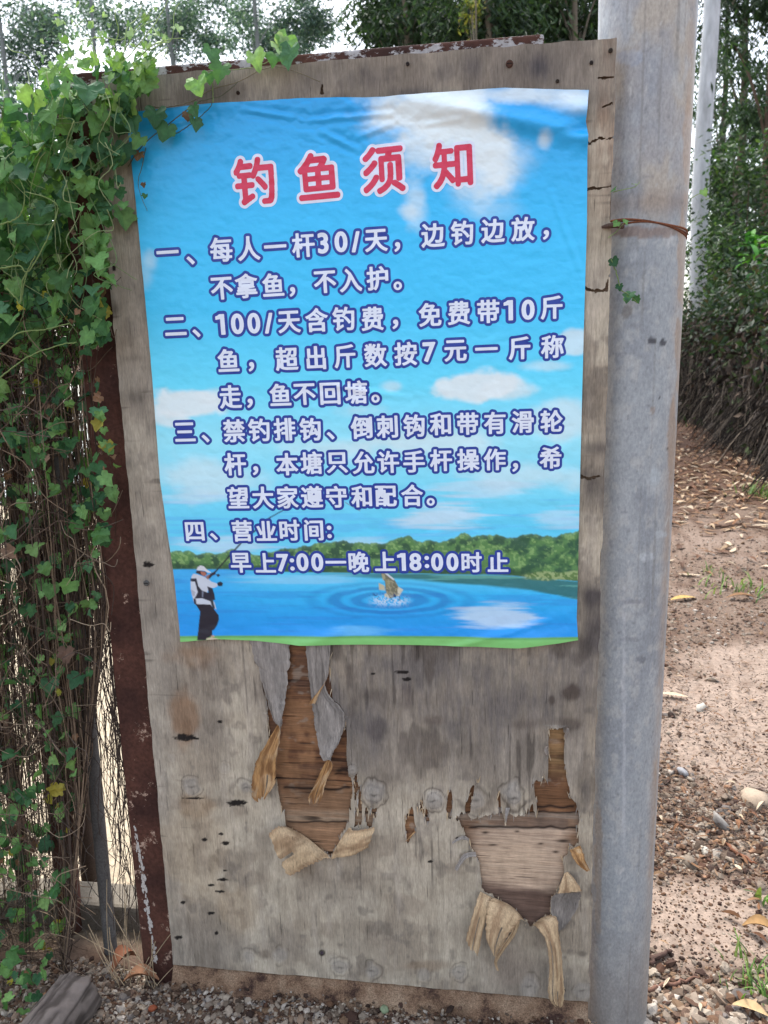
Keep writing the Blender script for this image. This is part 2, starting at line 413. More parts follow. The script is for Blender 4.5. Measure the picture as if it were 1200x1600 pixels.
for (px, py, s, c, lb) in [(239, 1577, .0125, (138, 76, 52), 'small terracotta orange pebble in the gravel near the rusty upright'),
                           (601, 1593, .011, (122, 136, 108), 'small pale green pebble in the gravel under the board')]:
    p = P2G(px, py); p[2] = gh(p[0], p[1]) + .007
    V, F, C = stones(np.zeros((1, 3)), np.array([s]), lin([c]), IV2, IF2)
    o = mk('pebble', V, [F], M['stone'], C, smooth=True); o.location = p; tag(o, lb, 'pebble')
for (px, py, s, c, lb) in [(1095, 1110, .03, (176, 170, 158), 'white stone on the sandy path, the farthest of the larger white stones'),
                           (1067, 1208, .03, (132, 132, 134), 'grey rounded stone beside the pole in the gravel band'),
                           (1103, 1329, .018, (184, 178, 164), 'small bright white stone below the long twig'),
                           (1128, 1290, .036, (128, 124, 119), 'flat grey stone at the tip of the long twig'),
                           (1180, 1256, .05, (146, 131, 114), 'broad beige stone at the right rim of the gravel band'),
                           (1078, 1348, .032, (112, 101, 89), 'brownish stone at the edge of the sandy patch')]:
    p = P2G(px, py); p[2] = gh(p[0], p[1]) + s * .2
    V, F, C = stones(np.zeros((1, 3)), np.array([s * .75]), lin([c]), IV2, IF2)
    o = mk('stone', V, [F], M['stone'], C, smooth=True); o.location = p; tag(o, lb, 'stone', 'larger stones on the path')
def leafstrip(L, W, bend, curl, n=6):
    t = np.linspace(0, 1, n); w_ = W * np.sin(np.pi * np.clip(t, .03, .97)) ** .8 * .5
    x = (t - .5) * L; z = bend * L * (1 - (2 * t - 1) ** 2)
    return np.concatenate([np.stack([x, w_, z + curl * w_], 1), np.stack([x, 0 * x, z], 1), np.stack([x, -w_, z + curl * w_], 1)]), \
        np.concatenate([np.stack([np.arange(n - 1), np.arange(1, n), np.arange(1, n) + n, np.arange(n - 1) + n], 1), np.stack([np.arange(n - 1) + n, np.arange(1, n) + n, np.arange(1, n) + 2 * n, np.arange(n - 1) + 2 * n], 1)])
LIT = [(134, 108, 82), (112, 84, 60), (156, 134, 108), (90, 62, 44), (168, 152, 130), (104, 72, 48), (80, 58, 44)]
acc = Acc()
def litter(P, Lm, cols=LIT, wf=.24):
    for p in P:
        L = Lm * rng.uniform(.6, 1.4); V, Q = leafstrip(L, L * wf * rng.uniform(.7, 1.4), rng.uniform(-.12, .22), rng.uniform(-.3, .9))
        a = rng.uniform(0, 6.283); b = rng.normal(0, .25)
        c, s = math.cos(a), math.sin(a)
        V = V @ np.array([[c, s, 0], [-s, c, 0], [0, 0, 1]]); V[:, 2] += V[:, 0] * b
        p = p.copy(); p[2] = gh(p[0:1], p[1:2])[0] + .012 + .1 * abs(b) * L
        acc.add(V + p, Q, C=pal(1, cols)[0])
far = lambda px, py, P: np.clip(ss(-py, -860, -700) + .05, 0, 1)
litter(scatter(3800, 1000, 1290, 640, 900, far), .105)
litter(scatter(110, 1000, 1290, 860, 1650), .035)
litter(scatter(3200, 1000, 1290, 760, 1300), .022, DIRT + LIT[1:2], .16); litter(scatter(1500, 1000, 1290, 760, 1500, notsand), .028, DIRT + LIT[1:2], .14)
tag(acc.build('leaf_litter', M['dead_leaf']), kind='stuff')
def single_leaf(px, py, L, W, yaw, col, lb, bend=.2, curl=.5, zup=.0, nm='fallen_leaf', tilt=0.0):
    V, Q = leafstrip(L, W, bend, curl, 9)
    p = P2G(px, py); p[2] = gh(p[0:1], p[1:2])[0] + .012 + zup
    o = mk(nm, V, [Q], M['dead_leaf'], np.broadcast_to(lin(col), (len(V), 3)), smooth=True)
    o.location = p; o.rotation_euler = (0, tilt, R(yaw)); tag(o, lb, 'leaf', 'single fallen leaves')
single_leaf(1186, 1458, .075, .036, -15, (140, 110, 72), 'curled tan dead leaf at the right of the sandy patch', .18, .9)
single_leaf(1050, 1092, .12, .03, -12, (166, 148, 126), 'long pale dead leaf lying beside the pole on the path', .03, .2)
single_leaf(1067, 938, .15, .05, 20, (156, 130, 76), 'yellowish dead leaf lying flat on the path right of the pole', .05, .2)
single_leaf(1158, 938, .16, .04, 2, (118, 88, 60), 'brown dead leaf beside the grass tuft on the path', .1, .5)
single_leaf(1172, 1583, .07, .028, -20, (164, 140, 104), 'pale tan dead leaf at the lower right beside the grass', .1, .6)
single_leaf(82, 1592, .085, .028, -38, (136, 102, 74), 'dry tan leaf leaning on the weathered log', .12, .8, .01, tilt=.5)
single_leaf(196, 1520, .07, .035, 60, (128, 84, 60), 'curled brown leaf at the foot of the thin grey pipe', .3, 1.4, .01)
single_leaf(222, 1545, .08, .03, 10, (150, 110, 82), 'curled brown leaf against the foot of the rusty upright', .2, 1.2, .01)
def twig(pts, r, lb, col=(92, 72, 60)):
    P = np.array([P2G(x, y) for x, y in pts]); P[:, 2] = gh(P[:, 0], P[:, 1]) + r * 1.2
    P2 = np.stack([np.interp(np.linspace(0, 1, 14), np.linspace(0, 1, len(P)), P[:, k]) for k in range(3)], 1) + rng.normal(0, r * .35, (14, 3))
    V, Q, T = tube(P2, r * np.linspace(1, .5, 14), 6)
    o = P2.mean(0)
    ob = mk('twig', V - o, [Q, T], M['stem'], np.broadcast_to(lin(col), (len(V), 3)), smooth=True); ob.location = o
    tag(ob, lb, 'twig', 'twigs on the path')
twig([(1020, 1278), (1060, 1288), (1118, 1302)], .007, 'long dark twig across the gravel band right of the pole')
twig([(1014, 1540), (1050, 1532), (1090, 1526)], .006, 'reddish brown twig low on the right beside the pole foot', (104, 78, 66))
twig([(1016, 1504), (1040, 1490), (1048, 1488)], .007, 'short thick dark twig just above the reddish twig', (76, 60, 54))
twig([(1110, 826), (1150, 824), (1205, 830)], .012, 'thin dark twig lying across the path below the far leaf litter')
twig([(1130, 1318), (1160, 1340), (1180, 1352)], .006, 'red brown twig in the gravel band at the right', (110, 74, 56))
twig([(1142, 738), (1175, 750), (1210, 760)], .014, 'pale twig among the fallen leaves near the hedge', (170, 150, 130))
GR = [(74, 104, 48), (96, 124, 60), (60, 88, 44), (120, 138, 80)]
def grass(px, py, n, h, spread, lb, wf=.05):
    p0 = P2G(px, py); p0[2] = gh(p0[0:1], p0[1:2])[0]; A = Acc()
    for k in range(n):
        a = rng.uniform(0, 6.283); l = h * rng.uniform(.5, 1.2); t = np.linspace(0, 1, 5); ln = rng.uniform(.3, 1.1)
        b = rng.normal(0, spread, 2)
        x = b[0] + np.cos(a) * l * ln * t ** 1.6; y = b[1] + np.sin(a) * l * ln * t ** 1.6; z = l * (t - .35 * ln * t ** 2)
        w_ = l * wf * (1 - t) ** .7 + .0006; sx, sy = -np.sin(a), np.cos(a)
        V = np.concatenate([np.stack([x + sx * w_, y + sy * w_, z], 1), np.stack([x - sx * w_, y - sy * w_, z], 1)])
        i = np.arange(4); A.add(V, np.stack([i, i + 1, i + 6, i + 5], 1), C=pal(1, GR)[0])
    o = A.build('grass_tuft', M['leaf']); o.location = p0; tag(o, lb, 'grass', 'grass tufts on the path')
grass(1192, 775, 60, .16, .13, 'green grass tuft at the far right near the leaf litter')
grass(1150, 925, 40, .09, .10, 'sparse grass tuft in the middle of the path')
grass(1108, 895, 18, .07, .06, 'small faint grass tuft between pole and middle tuft')
grass(1190, 1545, 60, .045, .035, 'dense grass tuft in the lower right of the path')
grass(1186, 1405, 4, .06, .012, 'broad green grass blades lying at the rim of the sandy patch', .13)
grass(1152, 1500, 5, .05, .02, 'few thin grass blades on the sandy patch')
grass(1150, 662, 70, .3, .4, 'grass fringe at the foot of the overgrown fence')

# ------------------------------------------------------------------ plywood board
BW, BH = .915, 1.83
board = thing('plywood_board', 'tall weathered grey plywood sheet with peeling face veneer behind the blue poster', 'board')
nx, nz = 420, 840
xs = np.linspace(-.006, BW + .006, nx); zs = np.linspace(-.006, BH + .006, nz)
BX, BZ = np.meshgrid(xs, zs)
def bpx(X, Z, Y=0.0):
    return W2P(np.stack([X, np.full_like(X, Y), Z], -1))
PX, PY = bpx(BX, BZ)
def pxpoly(pts):
    return P2W(*np.array(pts, float).T)[:, [0, 2]]
HOLES = [
    [(388, 995), (396, 1012), (402, 1040), (415, 1092), (420, 1150), (428, 1205), (432, 1222), (448, 1293), (517, 1339), (543, 1293), (548, 1262), (550, 1233), (542, 1197), (540, 1140), (534, 1113), (526, 1104), (520, 1098), (517, 1072), (516, 1040), (515, 995)],
    [(857, 1140), (880, 1136), (882, 1213), (893, 1247), (905, 1274), (905, 1317), (890, 1322), (882, 1343), (883, 1367), (862, 1403), (858, 1428), (830, 1447), (767, 1398), (752, 1390), (752, 1360), (747, 1340), (733, 1320), (728, 1300), (712, 1277), (723, 1270), (740, 1278), (767, 1272), (785, 1268), (790, 1284), (796, 1273), (820, 1273), (826, 1258), (832, 1257), (836, 1272), (838, 1250), (833, 1223), (855, 1218), (858, 1180)],
    [(642, 1258), (632, 1290), (638, 1317), (651, 1293), (645, 1270)],
    [(554, 1292), (563, 1230), (567, 1262), (566, 1290)], [(578, 1262), (588, 1264), (581, 1293), (574, 1290)],
    [(570, 1290), (576, 1268), (572, 1262), (567, 1275)],
    [(518, 1107), (525, 1098), (534, 1103), (535, 1110), (527, 1114)],
    [(729, 1270), (736, 1232), (745, 1222), (738, 1240), (733, 1268)], [(780, 1272), (778, 1245), (782, 1240), (785, 1270)],
    [(694, 1266), (700, 1225), (705, 1250), (704, 1285)], [(655, 1262), (660, 1240), (664, 1262), (668, 1282)],
    [(555, 1250), (552, 1222), (557, 1205), (560, 1232)],
    # cracks and chips of the right edge
    [(919, 222), (930, 218), (936, 213), (948, 216), (959, 212), (962, 215), (948, 219), (937, 217), (931, 222), (920, 225)],
    [(934, 121), (962, 118), (962, 121), (945, 123)], [(940, 165), (958, 159), (959, 162), (942, 168)],
    [(918, 294), (925, 291), (935, 293), (955, 289), (957, 292), (936, 296), (918, 298)],
    [(914, 447), (928, 453), (945, 451), (950, 436), (952, 430), (950, 455), (930, 457), (914, 452)],
    [(906, 742), (922, 746), (937, 742), (938, 745), (920, 750), (906, 747)],
    [(500, 148), (503, 130), (506, 148)],
]
def hole_field():
    D = np.full(BX.shape, .2); G = np.full(BX.shape, .2)
    for hi_, h in enumerate(HOLES):
        L = pxpoly(h); x0, z0 = L.min(0) - .05; x1, z1 = L.max(0) + .05
        i0, i1 = np.searchsorted(zs, [z0, z1]); j0, j1 = np.searchsorted(xs, [x0, x1])
        s = (slice(i0, i1), slice(j0, j1))
        (D if hi_ < 11 else G)[s] = np.minimum((D if hi_ < 11 else G)[s], psdf(BX[s], BZ[s], [L]))
    jag = (vn(BX * 380, BZ * 30, 3) - .5) * .0085 + (vn(BX * 150, BZ * 25, 4) - .5) * .007
    return np.minimum(D + jag, G - .0002 + .15 * jag + (vn(BX * 420, BZ * 420, 6) - .5) * .0034)
HF = hole_field()
# plain outline of the sheet, a little ragged
ed = (fbm(BX * 30, BZ * 30, 12, 3) - .5)
OUT = np.maximum(np.maximum(-BX + .002 + ed * .004, BX - BW + .001 + ed * .004 + .003 * ss(fbm(BX * 0, BZ * 14, 5, 2), .6, .75)), np.maximum(-BZ + .001 + ed * .004, BZ - BH + .001 + ed * .005))
FIELD = np.maximum(OUT, -HF)
def veneer_color(X, Z, px, py):
    n1 = fbm(X * 5, Z * 3.4, 50, 5); n2 = fbm(X * 22, Z * 9, 60, 4); st = fbm(X * 170, Z * 20, 70, 3); st2 = fbm(X * 60, Z * 7, 72, 4); n3 = fbm(X * 11 + 3, Z * 15, 76, 5); n4 = fbm(X * 46, Z * 34, 78, 4)
    c = np.broadcast_to(lin([168, 157, 139]), X.shape + (3,)).copy()
    c = mixc(c, lin([184, 174, 156]), ss(n3, .50, .64) * .6); c = mixc(c, lin([128, 116, 102]), (1 - ss(n3, .36, .47)) * .5)
    c = mixc(c, lin([104, 97, 90]), ss(n4, .58, .74) * .5)
    c = mixc(c, lin([128, 119, 108]), ss(n1, .47, .68) * .8)
    c = mixc(c, lin([164, 154, 140]), ss(st2, .5, .75) * .55)
    # dark, bluish weathering under the poster
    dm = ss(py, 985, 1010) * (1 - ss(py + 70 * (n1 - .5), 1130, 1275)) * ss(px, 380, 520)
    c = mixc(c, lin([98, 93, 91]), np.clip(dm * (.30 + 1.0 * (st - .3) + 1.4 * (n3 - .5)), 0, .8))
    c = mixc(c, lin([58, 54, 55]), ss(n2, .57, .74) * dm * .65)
    c = mixc(c, lin([116, 106, 95]), ss(n2, .56, .74) * .4)
    # right rim with soot-dark bands, brown upper bands
    rim = ss(px, 895, 925)
    band = np.clip(np.exp(-((py - 765) / 40) ** 2) + np.exp(-((py - 985) / 45) ** 2) * .9 + .8 * np.exp(-((py - 700) / 12) ** 2) + .8 * np.exp(-((py - 930) / 20) ** 2) + .5 * np.exp(-((py - 1085) / 14) ** 2), 0, 1)
    c = mixc(c, lin([66, 62, 64]), np.clip(rim * band * (.55 + .9 * (n2 - .3)), 0, .9))
    c = mixc(c, lin([134, 108, 90]), rim * ss(-py, -420, -120) * ss(fbm(X * 40, Z * 14, 9, 3), .35, .7) * .7)
    # top strip: dark smudges
    tp = ss(-py, -190, -150)
    c = mixc(c, lin([104, 97, 92]), tp * .45)
    for (bx, by, rx, ry, k) in [(845, 105, 25, 22, .7), (735, 105, 22, 22, .5), (560, 125, 60, 25, .4), (350, 145, 60, 20, .5), (690, 110, 15, 20, .3), (640, 145, 30, 8, .5), (225, 165, 60, 60, .45), (480, 130, 25, 30, .35)]:
        q = np.exp(-((px - bx) / rx) ** 2 - ((py - by) / ry) ** 2)
        c = mixc(c, lin([70, 68, 72]), np.clip(q * k * (.5 + 1.1 * st), 0, .9))
    # left strip marks
    lf = ss(-px, -300, -250)
    c = mixc(c, lin([150, 143, 132]), lf * .5)
    for (bx, by, rx, ry, k) in [(212, 622, 22, 14, .5), (205, 560, 18, 6, .3), (220, 840, 18, 22, .4), (200, 725, 10, 14, .3), (178, 485, 10, 12, .5), (228, 905, 12, 20, .3), (240, 960, 18, 20, .3)]:
        q = np.exp(-((px - bx) / rx) ** 2 - ((py - by) / ry) ** 2)
        c = mixc(c, lin([74, 68, 64]), np.clip(q * k * (.2 + 1.7 * st), 0, .9))
    # stains
    for (bx, by, rx, ry, k, co) in [(288, 1120, 24, 58, .6, (120, 84, 52)), (305, 1025, 45, 26, .5, (128, 96, 68)), (300, 1260, 30, 20, .4, (118, 88, 58)), (300, 1330, 60, 90, .3, (150, 128, 98)), (365, 1420, 40, 40, .35, (134, 110, 80)),
                                    (330, 1055, 50, 40, .35, (92, 84, 78)), (892, 1083, 18, 16, .8, (74, 64, 58)), (862, 1094, 6, 9, .7, (70, 60, 55)), (920, 1110, 14, 10, .5, (80, 76, 74)), (890, 1130, 30, 14, .6, (78, 68, 62)), (825, 1132, 28, 12, .5, (86, 76, 70)), (675, 1125, 22, 10, .5, (86, 74, 66)), (590, 1140, 16, 20, .5, (72, 66, 66)), (635, 1090, 14, 24, .45, (80, 70, 68)),
                                    (475, 1360, 40, 18, .4, (112, 94, 78)), (470, 1445, 20, 14, .3, (116, 100, 84)), (600, 1320, 120, 60, .25, (170, 158, 142)), (700, 1420, 80, 60, .3, (166, 154, 136)), (415, 1490, 12, 8, .5, (90, 76, 66)), (660, 1508, 40, 10, .4, (116, 94, 72)), (910, 1490, 10, 6, .6, (84, 76, 70)), (915, 1240, 12, 30, .5, (84, 80, 78)), (800, 1510, 40, 40, .35, (130, 116, 104)), (840, 1300, 60, 60, .0, (0, 0, 0))]:
        q = np.exp(-((px - bx) / rx) ** 2 - ((py - by) / ry) ** 2) * (.55 + .9 * n4) + .9 * (n3 - .5) * np.exp(-((px - bx) / rx / 2) ** 2 - ((py - by) / ry / 2) ** 2)
        c = mixc(c, lin(co), np.clip(ss(q, .2, .8) * k, 0, .95))
    # lengthwise checks: thin dark cracks along the grain, patchy
    cz = ss(py, 985, 1020) * (1 - ss(py, 1340, 1420)) * ss(px, 330, 420)
    ck = ss(vn(X * 210, Z * 9, 81), .80, .90) * ss(fbm(X * 9, Z * 7, 83, 3), .42, .56)
    c = mixc(c, lin([44, 38, 36]), ck * np.clip(.22 + cz, 0, 1) * .5)
    hz = ss(vn(X * 14, Z * 170, 88), .83, .92) * ss(fbm(X * 7, Z * 9, 89, 3), .52, .64)
    c = mixc(c, lin([84, 76, 70]), hz * .55 * (ss(-px, -330, -240) + ss(px, 900, 925) * .8))
    # dark flecks
    for (bx, by, rx, ry) in [(290, 1153, 17, 5), (284, 1150, 8, 4), (303, 1154, 7, 2), (348, 1374, 8, 2.5), (330, 1383, 6, 1.5), (343, 1393, 7, 2), (330, 1427, 6, 2.5), (352, 1360, 3, 1.5), (320, 1312, 4, 3), (352, 1317, 6, 3), (286, 1410, 4, 3), (345, 1303, 4, 2), (628, 1050, 10, 3), (636, 1061, 7, 3), (232, 882, 9, 5), (178, 418, 3, 6), (278, 1465, 6, 3), (338, 1458, 3, 3), (344, 1128, 4, 2), (303, 1247, 16, 1.6), (370, 1255, 14, 5), (880, 1548, 4, 2), (672, 1346, 4, 2), (715, 1310, 3, 2), (583, 1053, 4, 2)]:
        q = ((px - bx) / rx) ** 2 + ((py - by) / ry) ** 2 + 2.0 * (fbm(px * .3, py * .5, 90, 3) - .5)
        c = mixc(c, lin([38, 34, 32]), 1 - ss(q, .6, 1.4))
    # knots
    for (bx, by, r, li) in [(585, 1240, 19, 1), (677, 1250, 16, 1), (743, 1248, 23, .7), (803, 1245, 20, 1), (300, 1228, 16, .8), (385, 1230, 13, .9), (551, 1203, 9, .8), (390, 1496, 15, .6), (437, 1493, 14, .6), (532, 1512, 15, .7), (580, 1518, 16, .8), (663, 1522, 13, .6), (717, 1519, 15, .7), (826, 1541, 16, .7), (910, 1548, 15, .7), (350, 1200, 9, .4), (268, 1185, 8, .3), (520, 1500, 8, .3)]:
        ang = np.arctan2(py - by, px - bx); rr = np.hypot((px - bx) * (.85 + .3 * ((bx * 7) % 1 if bx % 1 else (bx % 7) / 7)), (py - by) * (.9 + .25 * (by % 5) / 5)) / r + .85 * (fbm(px / 26 + bx, py / 19 + by, 91, 2) - .5) + .18 * (vn(px / 5, py / 8, 92) - .5)
        c = mixc(c, lin([152, 146, 138]), (1 - ss(rr, .55, 1.0)) * li * .75)
        ring = np.exp(-((rr - 1.03) / .09) ** 2) + .55 * np.exp(-((rr - .6) / .07) ** 2)
        c = mixc(c, lin([62, 54, 50]), np.clip(ring * li * .6 * ss(vn(ang * 1.7, ang * 0 + bx, 93), .2, .55), 0, 1))
        c = mixc(c, lin([46, 40, 38]), np.exp(-((px - bx) / (r * .36)) ** 2 - ((py - by - 3 * (vn(px / 5, px * 0 + by, 95) - .5)) / (r * .10)) ** 2) * li * .7 * (li > .65))
    c = mixc(c, lin([52, 46, 42]), np.exp(-((np.hypot(px - 503, py - 1489) - 3.6) / 1.5) ** 2))
    return np.clip(c * (.95 + .2 * st)[..., None], .01, .9)
VX, q_, t_, bd_ = march(FIELD, xs, zs)
KN = [(585, 1240, 17, .006), (677, 1250, 15, .005), (743, 1248, 22, .005), (803, 1245, 19, .006), (385, 1230, 12, .003), (300, 1228, 16, .003), (551, 1203, 9, .003)]
def vy(X, Z):
    px, py = bpx(X, Z); y = np.zeros_like(X)
    for bx, by, r, h in KN: y -= h * np.exp(-(((px - bx) / r) ** 2 + ((py - by) / r) ** 2) ** 1.5)
    # torn edges lift a little off the sheet
    d = np.full(X.shape, .2)
    for h in HOLES[:2]:
        L = pxpoly(h); k = (X > L[:, 0].min() - .03) & (X < L[:, 0].max() + .03) & (Z > L[:, 1].min() - .03) & (Z < L[:, 1].max() + .03)
        d[k] = np.minimum(d[k], psdf(X[k], Z[k], [L]))
    y -= .004 * np.exp(-np.clip(d, 0, 1) / .006) * (.3 + vn(X * 40, Z * 40, 8)) * (Z < .62)
    y -= .0016 * (fbm(X * 9, Z * 4, 33, 3) - .5) * 2
    return y
YF = vy(VX[:, 0], VX[:, 1])
nV = len(VX)
Vf = np.stack([VX[:, 0], YF, VX[:, 1]], 1)
bi = np.unique(bd_); mp_ = np.full(nV, -1); mp_[bi] = np.arange(len(bi)) + nV
Vb = np.stack([VX[bi, 0], np.full(len(bi), .0022), VX[bi, 1]], 1)
wall = np.stack([bd_[:, 0], mp_[bd_[:, 0]], mp_[bd_[:, 1]], bd_[:, 1]], 1)
vpx, vpy = bpx(VX[:, 0], VX[:, 1])
vc = veneer_color(VX[:, 0], VX[:, 1], vpx, vpy)
vcb = np.broadcast_to(lin([120, 92, 66]), (len(bi), 3))
mk('face_veneer', np.concatenate([Vf, Vb]), [np.concatenate([q_, wall]), t_], M['veneer'], np.concatenate([vc, vcb]), board)
# the inner ply seen through the tears
nx2, nz2 = 400, 420
xs2 = np.linspace(.004, BW - .004, nx2); zs2 = np.linspace(.02, .86, nz2)
X2, Z2 = np.meshgrid(xs2, zs2); p2x, p2y = bpx(X2, Z2, .0022)
hst = fbm(X2 * 6, Z2 * 130, 101, 4); hn = fbm(X2 * 12, Z2 * 30, 103, 4)
c = np.broadcast_to(lin([124, 88, 62]), X2.shape + (3,)).copy()
c = mixc(c, lin([80, 56, 44]), ss(hst, .47, .7) * .8)
bl_ = fbm(X2 * 26, Z2 * 22, 107, 4); c = mixc(c, lin([150, 112, 80]), ss(bl_, .52, .68) * .65); c = mixc(c, lin([84, 62, 50]), (1 - ss(bl_, .34, .46)) * .6)
c = mixc(c, lin([150, 138, 124]), ss(fbm(X2 * 40, Z2 * 60, 109, 3), .64, .76) * .5)
c = mixc(c, lin([132, 104, 80]), ss(p2y + 40 * (hn - .5), 1195, 1260) * ss(-p2x, -620, -560) * .8)
lo = ss(p2y, 1264, 1270) * ss(-p2x, -620, -560)
c = mixc(c, lin([148, 126, 104]), lo * (1 - ss(p2y, 1283, 1286)) * (1 - .5 * ss(hst, .5, .6)))
c = mixc(c, lin([150, 116, 88]), ss(p2y, 1290, 1300) * ss(-p2x, -620, -560) * .8)
rg = ss(p2x, 660, 690)
c = mixc(c, lin([142, 112, 78]), rg * ss(-p2y, -1225, -1205) * (1 - .6 * ss(hst, .5, .65)))
c = mixc(c, lin([112, 80, 56]), rg * ss(p2y, 1225, 1235) * (1 - ss(p2y, 1262, 1268)))
c = mixc(c, lin([140, 126, 112]), rg * ss(p2y, 1268, 1272) * .9 * (1 - .6 * ss(hst, .5, .62)))
c = mixc(c, lin([188, 164, 142]), rg * ss(p2y, 1294, 1300) * (.95 - .35 * ss(hst, .5, .68)))
c = mixc(c, lin([192, 168, 142]), rg * np.exp(-((p2x - 800) / 70) ** 2 - ((p2y - 1345) / 35) ** 2) * .6)
dk = rg * ss(p2y + 22 * (hn - .5) - .12 * (p2x - 790), 1378, 1396)
c = mixc(c, lin([88, 68, 60]), dk * .9)
c = mixc(c, lin([104, 74, 52]), rg * np.exp(-((p2x - 728) / 18) ** 2) * ss(p2y, 1270, 1290) * (1 - ss(p2y, 1300, 1370)) * .7)
c = mixc(c, lin([108, 78, 54]), rg * np.exp(-((p2x - 898) / 16) ** 2) * ss(p2y, 1290, 1310) * .8)
crk = ss(vn(X2 * 9, Z2 * 160, 111), .80, .9) * ss(vn(X2 * 7 + 9, Z2 * 20, 113), .35, .6)
c = mixc(c, lin([36, 26, 22]), crk * .85)
for (y0, x0, x1, wd) in [(1233, 440, 550, 2.4), (1284, 446, 545, 1.4), (1262, 835, 900, 2.2), (1270, 712, 906, 1.2), (1294, 730, 905, 1.8), (1209, 520, 545, 1.6)]:
    yy = p2y - y0 - 3 * (fbm(p2x * .05, p2x * 0 + y0, 7, 2) - .5) * 2
    c = mixc(c, lin([30, 22, 20]), np.exp(-(yy / wd) ** 2) * ss(p2x, x0, x0 + 5) * ss(-p2x, -x1, -x1 + 5) * .95)
for (bx, by, rx, ry) in [(758, 1302, 6, 2), (808, 1300, 4, 1.6), (845, 1319, 4, 1.6), (868, 1332, 5, 2), (770, 1321, 8, 1.5), (530, 1205, 10, 3), (880, 1315, 12, 3)]:
    c = mixc(c, lin([40, 30, 26]), np.exp(-((p2x - bx) / rx) ** 2 - ((p2y - by) / ry) ** 2))
a = (np.arange(nz2 - 1)[:, None] * nx2 + np.arange(nx2 - 1)[None]).ravel()
yin = .0042 + .0016 * (hst - .5) + .0012 * crk
mk('inner_ply', np.stack([X2, yin, Z2], -1).reshape(-1, 3), [np.stack([a, a + 1, a + nx2 + 1, a + nx2], 1)], M['ply'], (c * (.8 + .4 * hst)[..., None]).reshape(-1, 3), board)
V, Q = boxv(.003, BW - .003, .0068, .0178, .003, BH - .003)
ec = np.broadcast_to(lin([104, 86, 70]), (8, 3))
mk('core', V, [Q], M['ply'], ec, board)
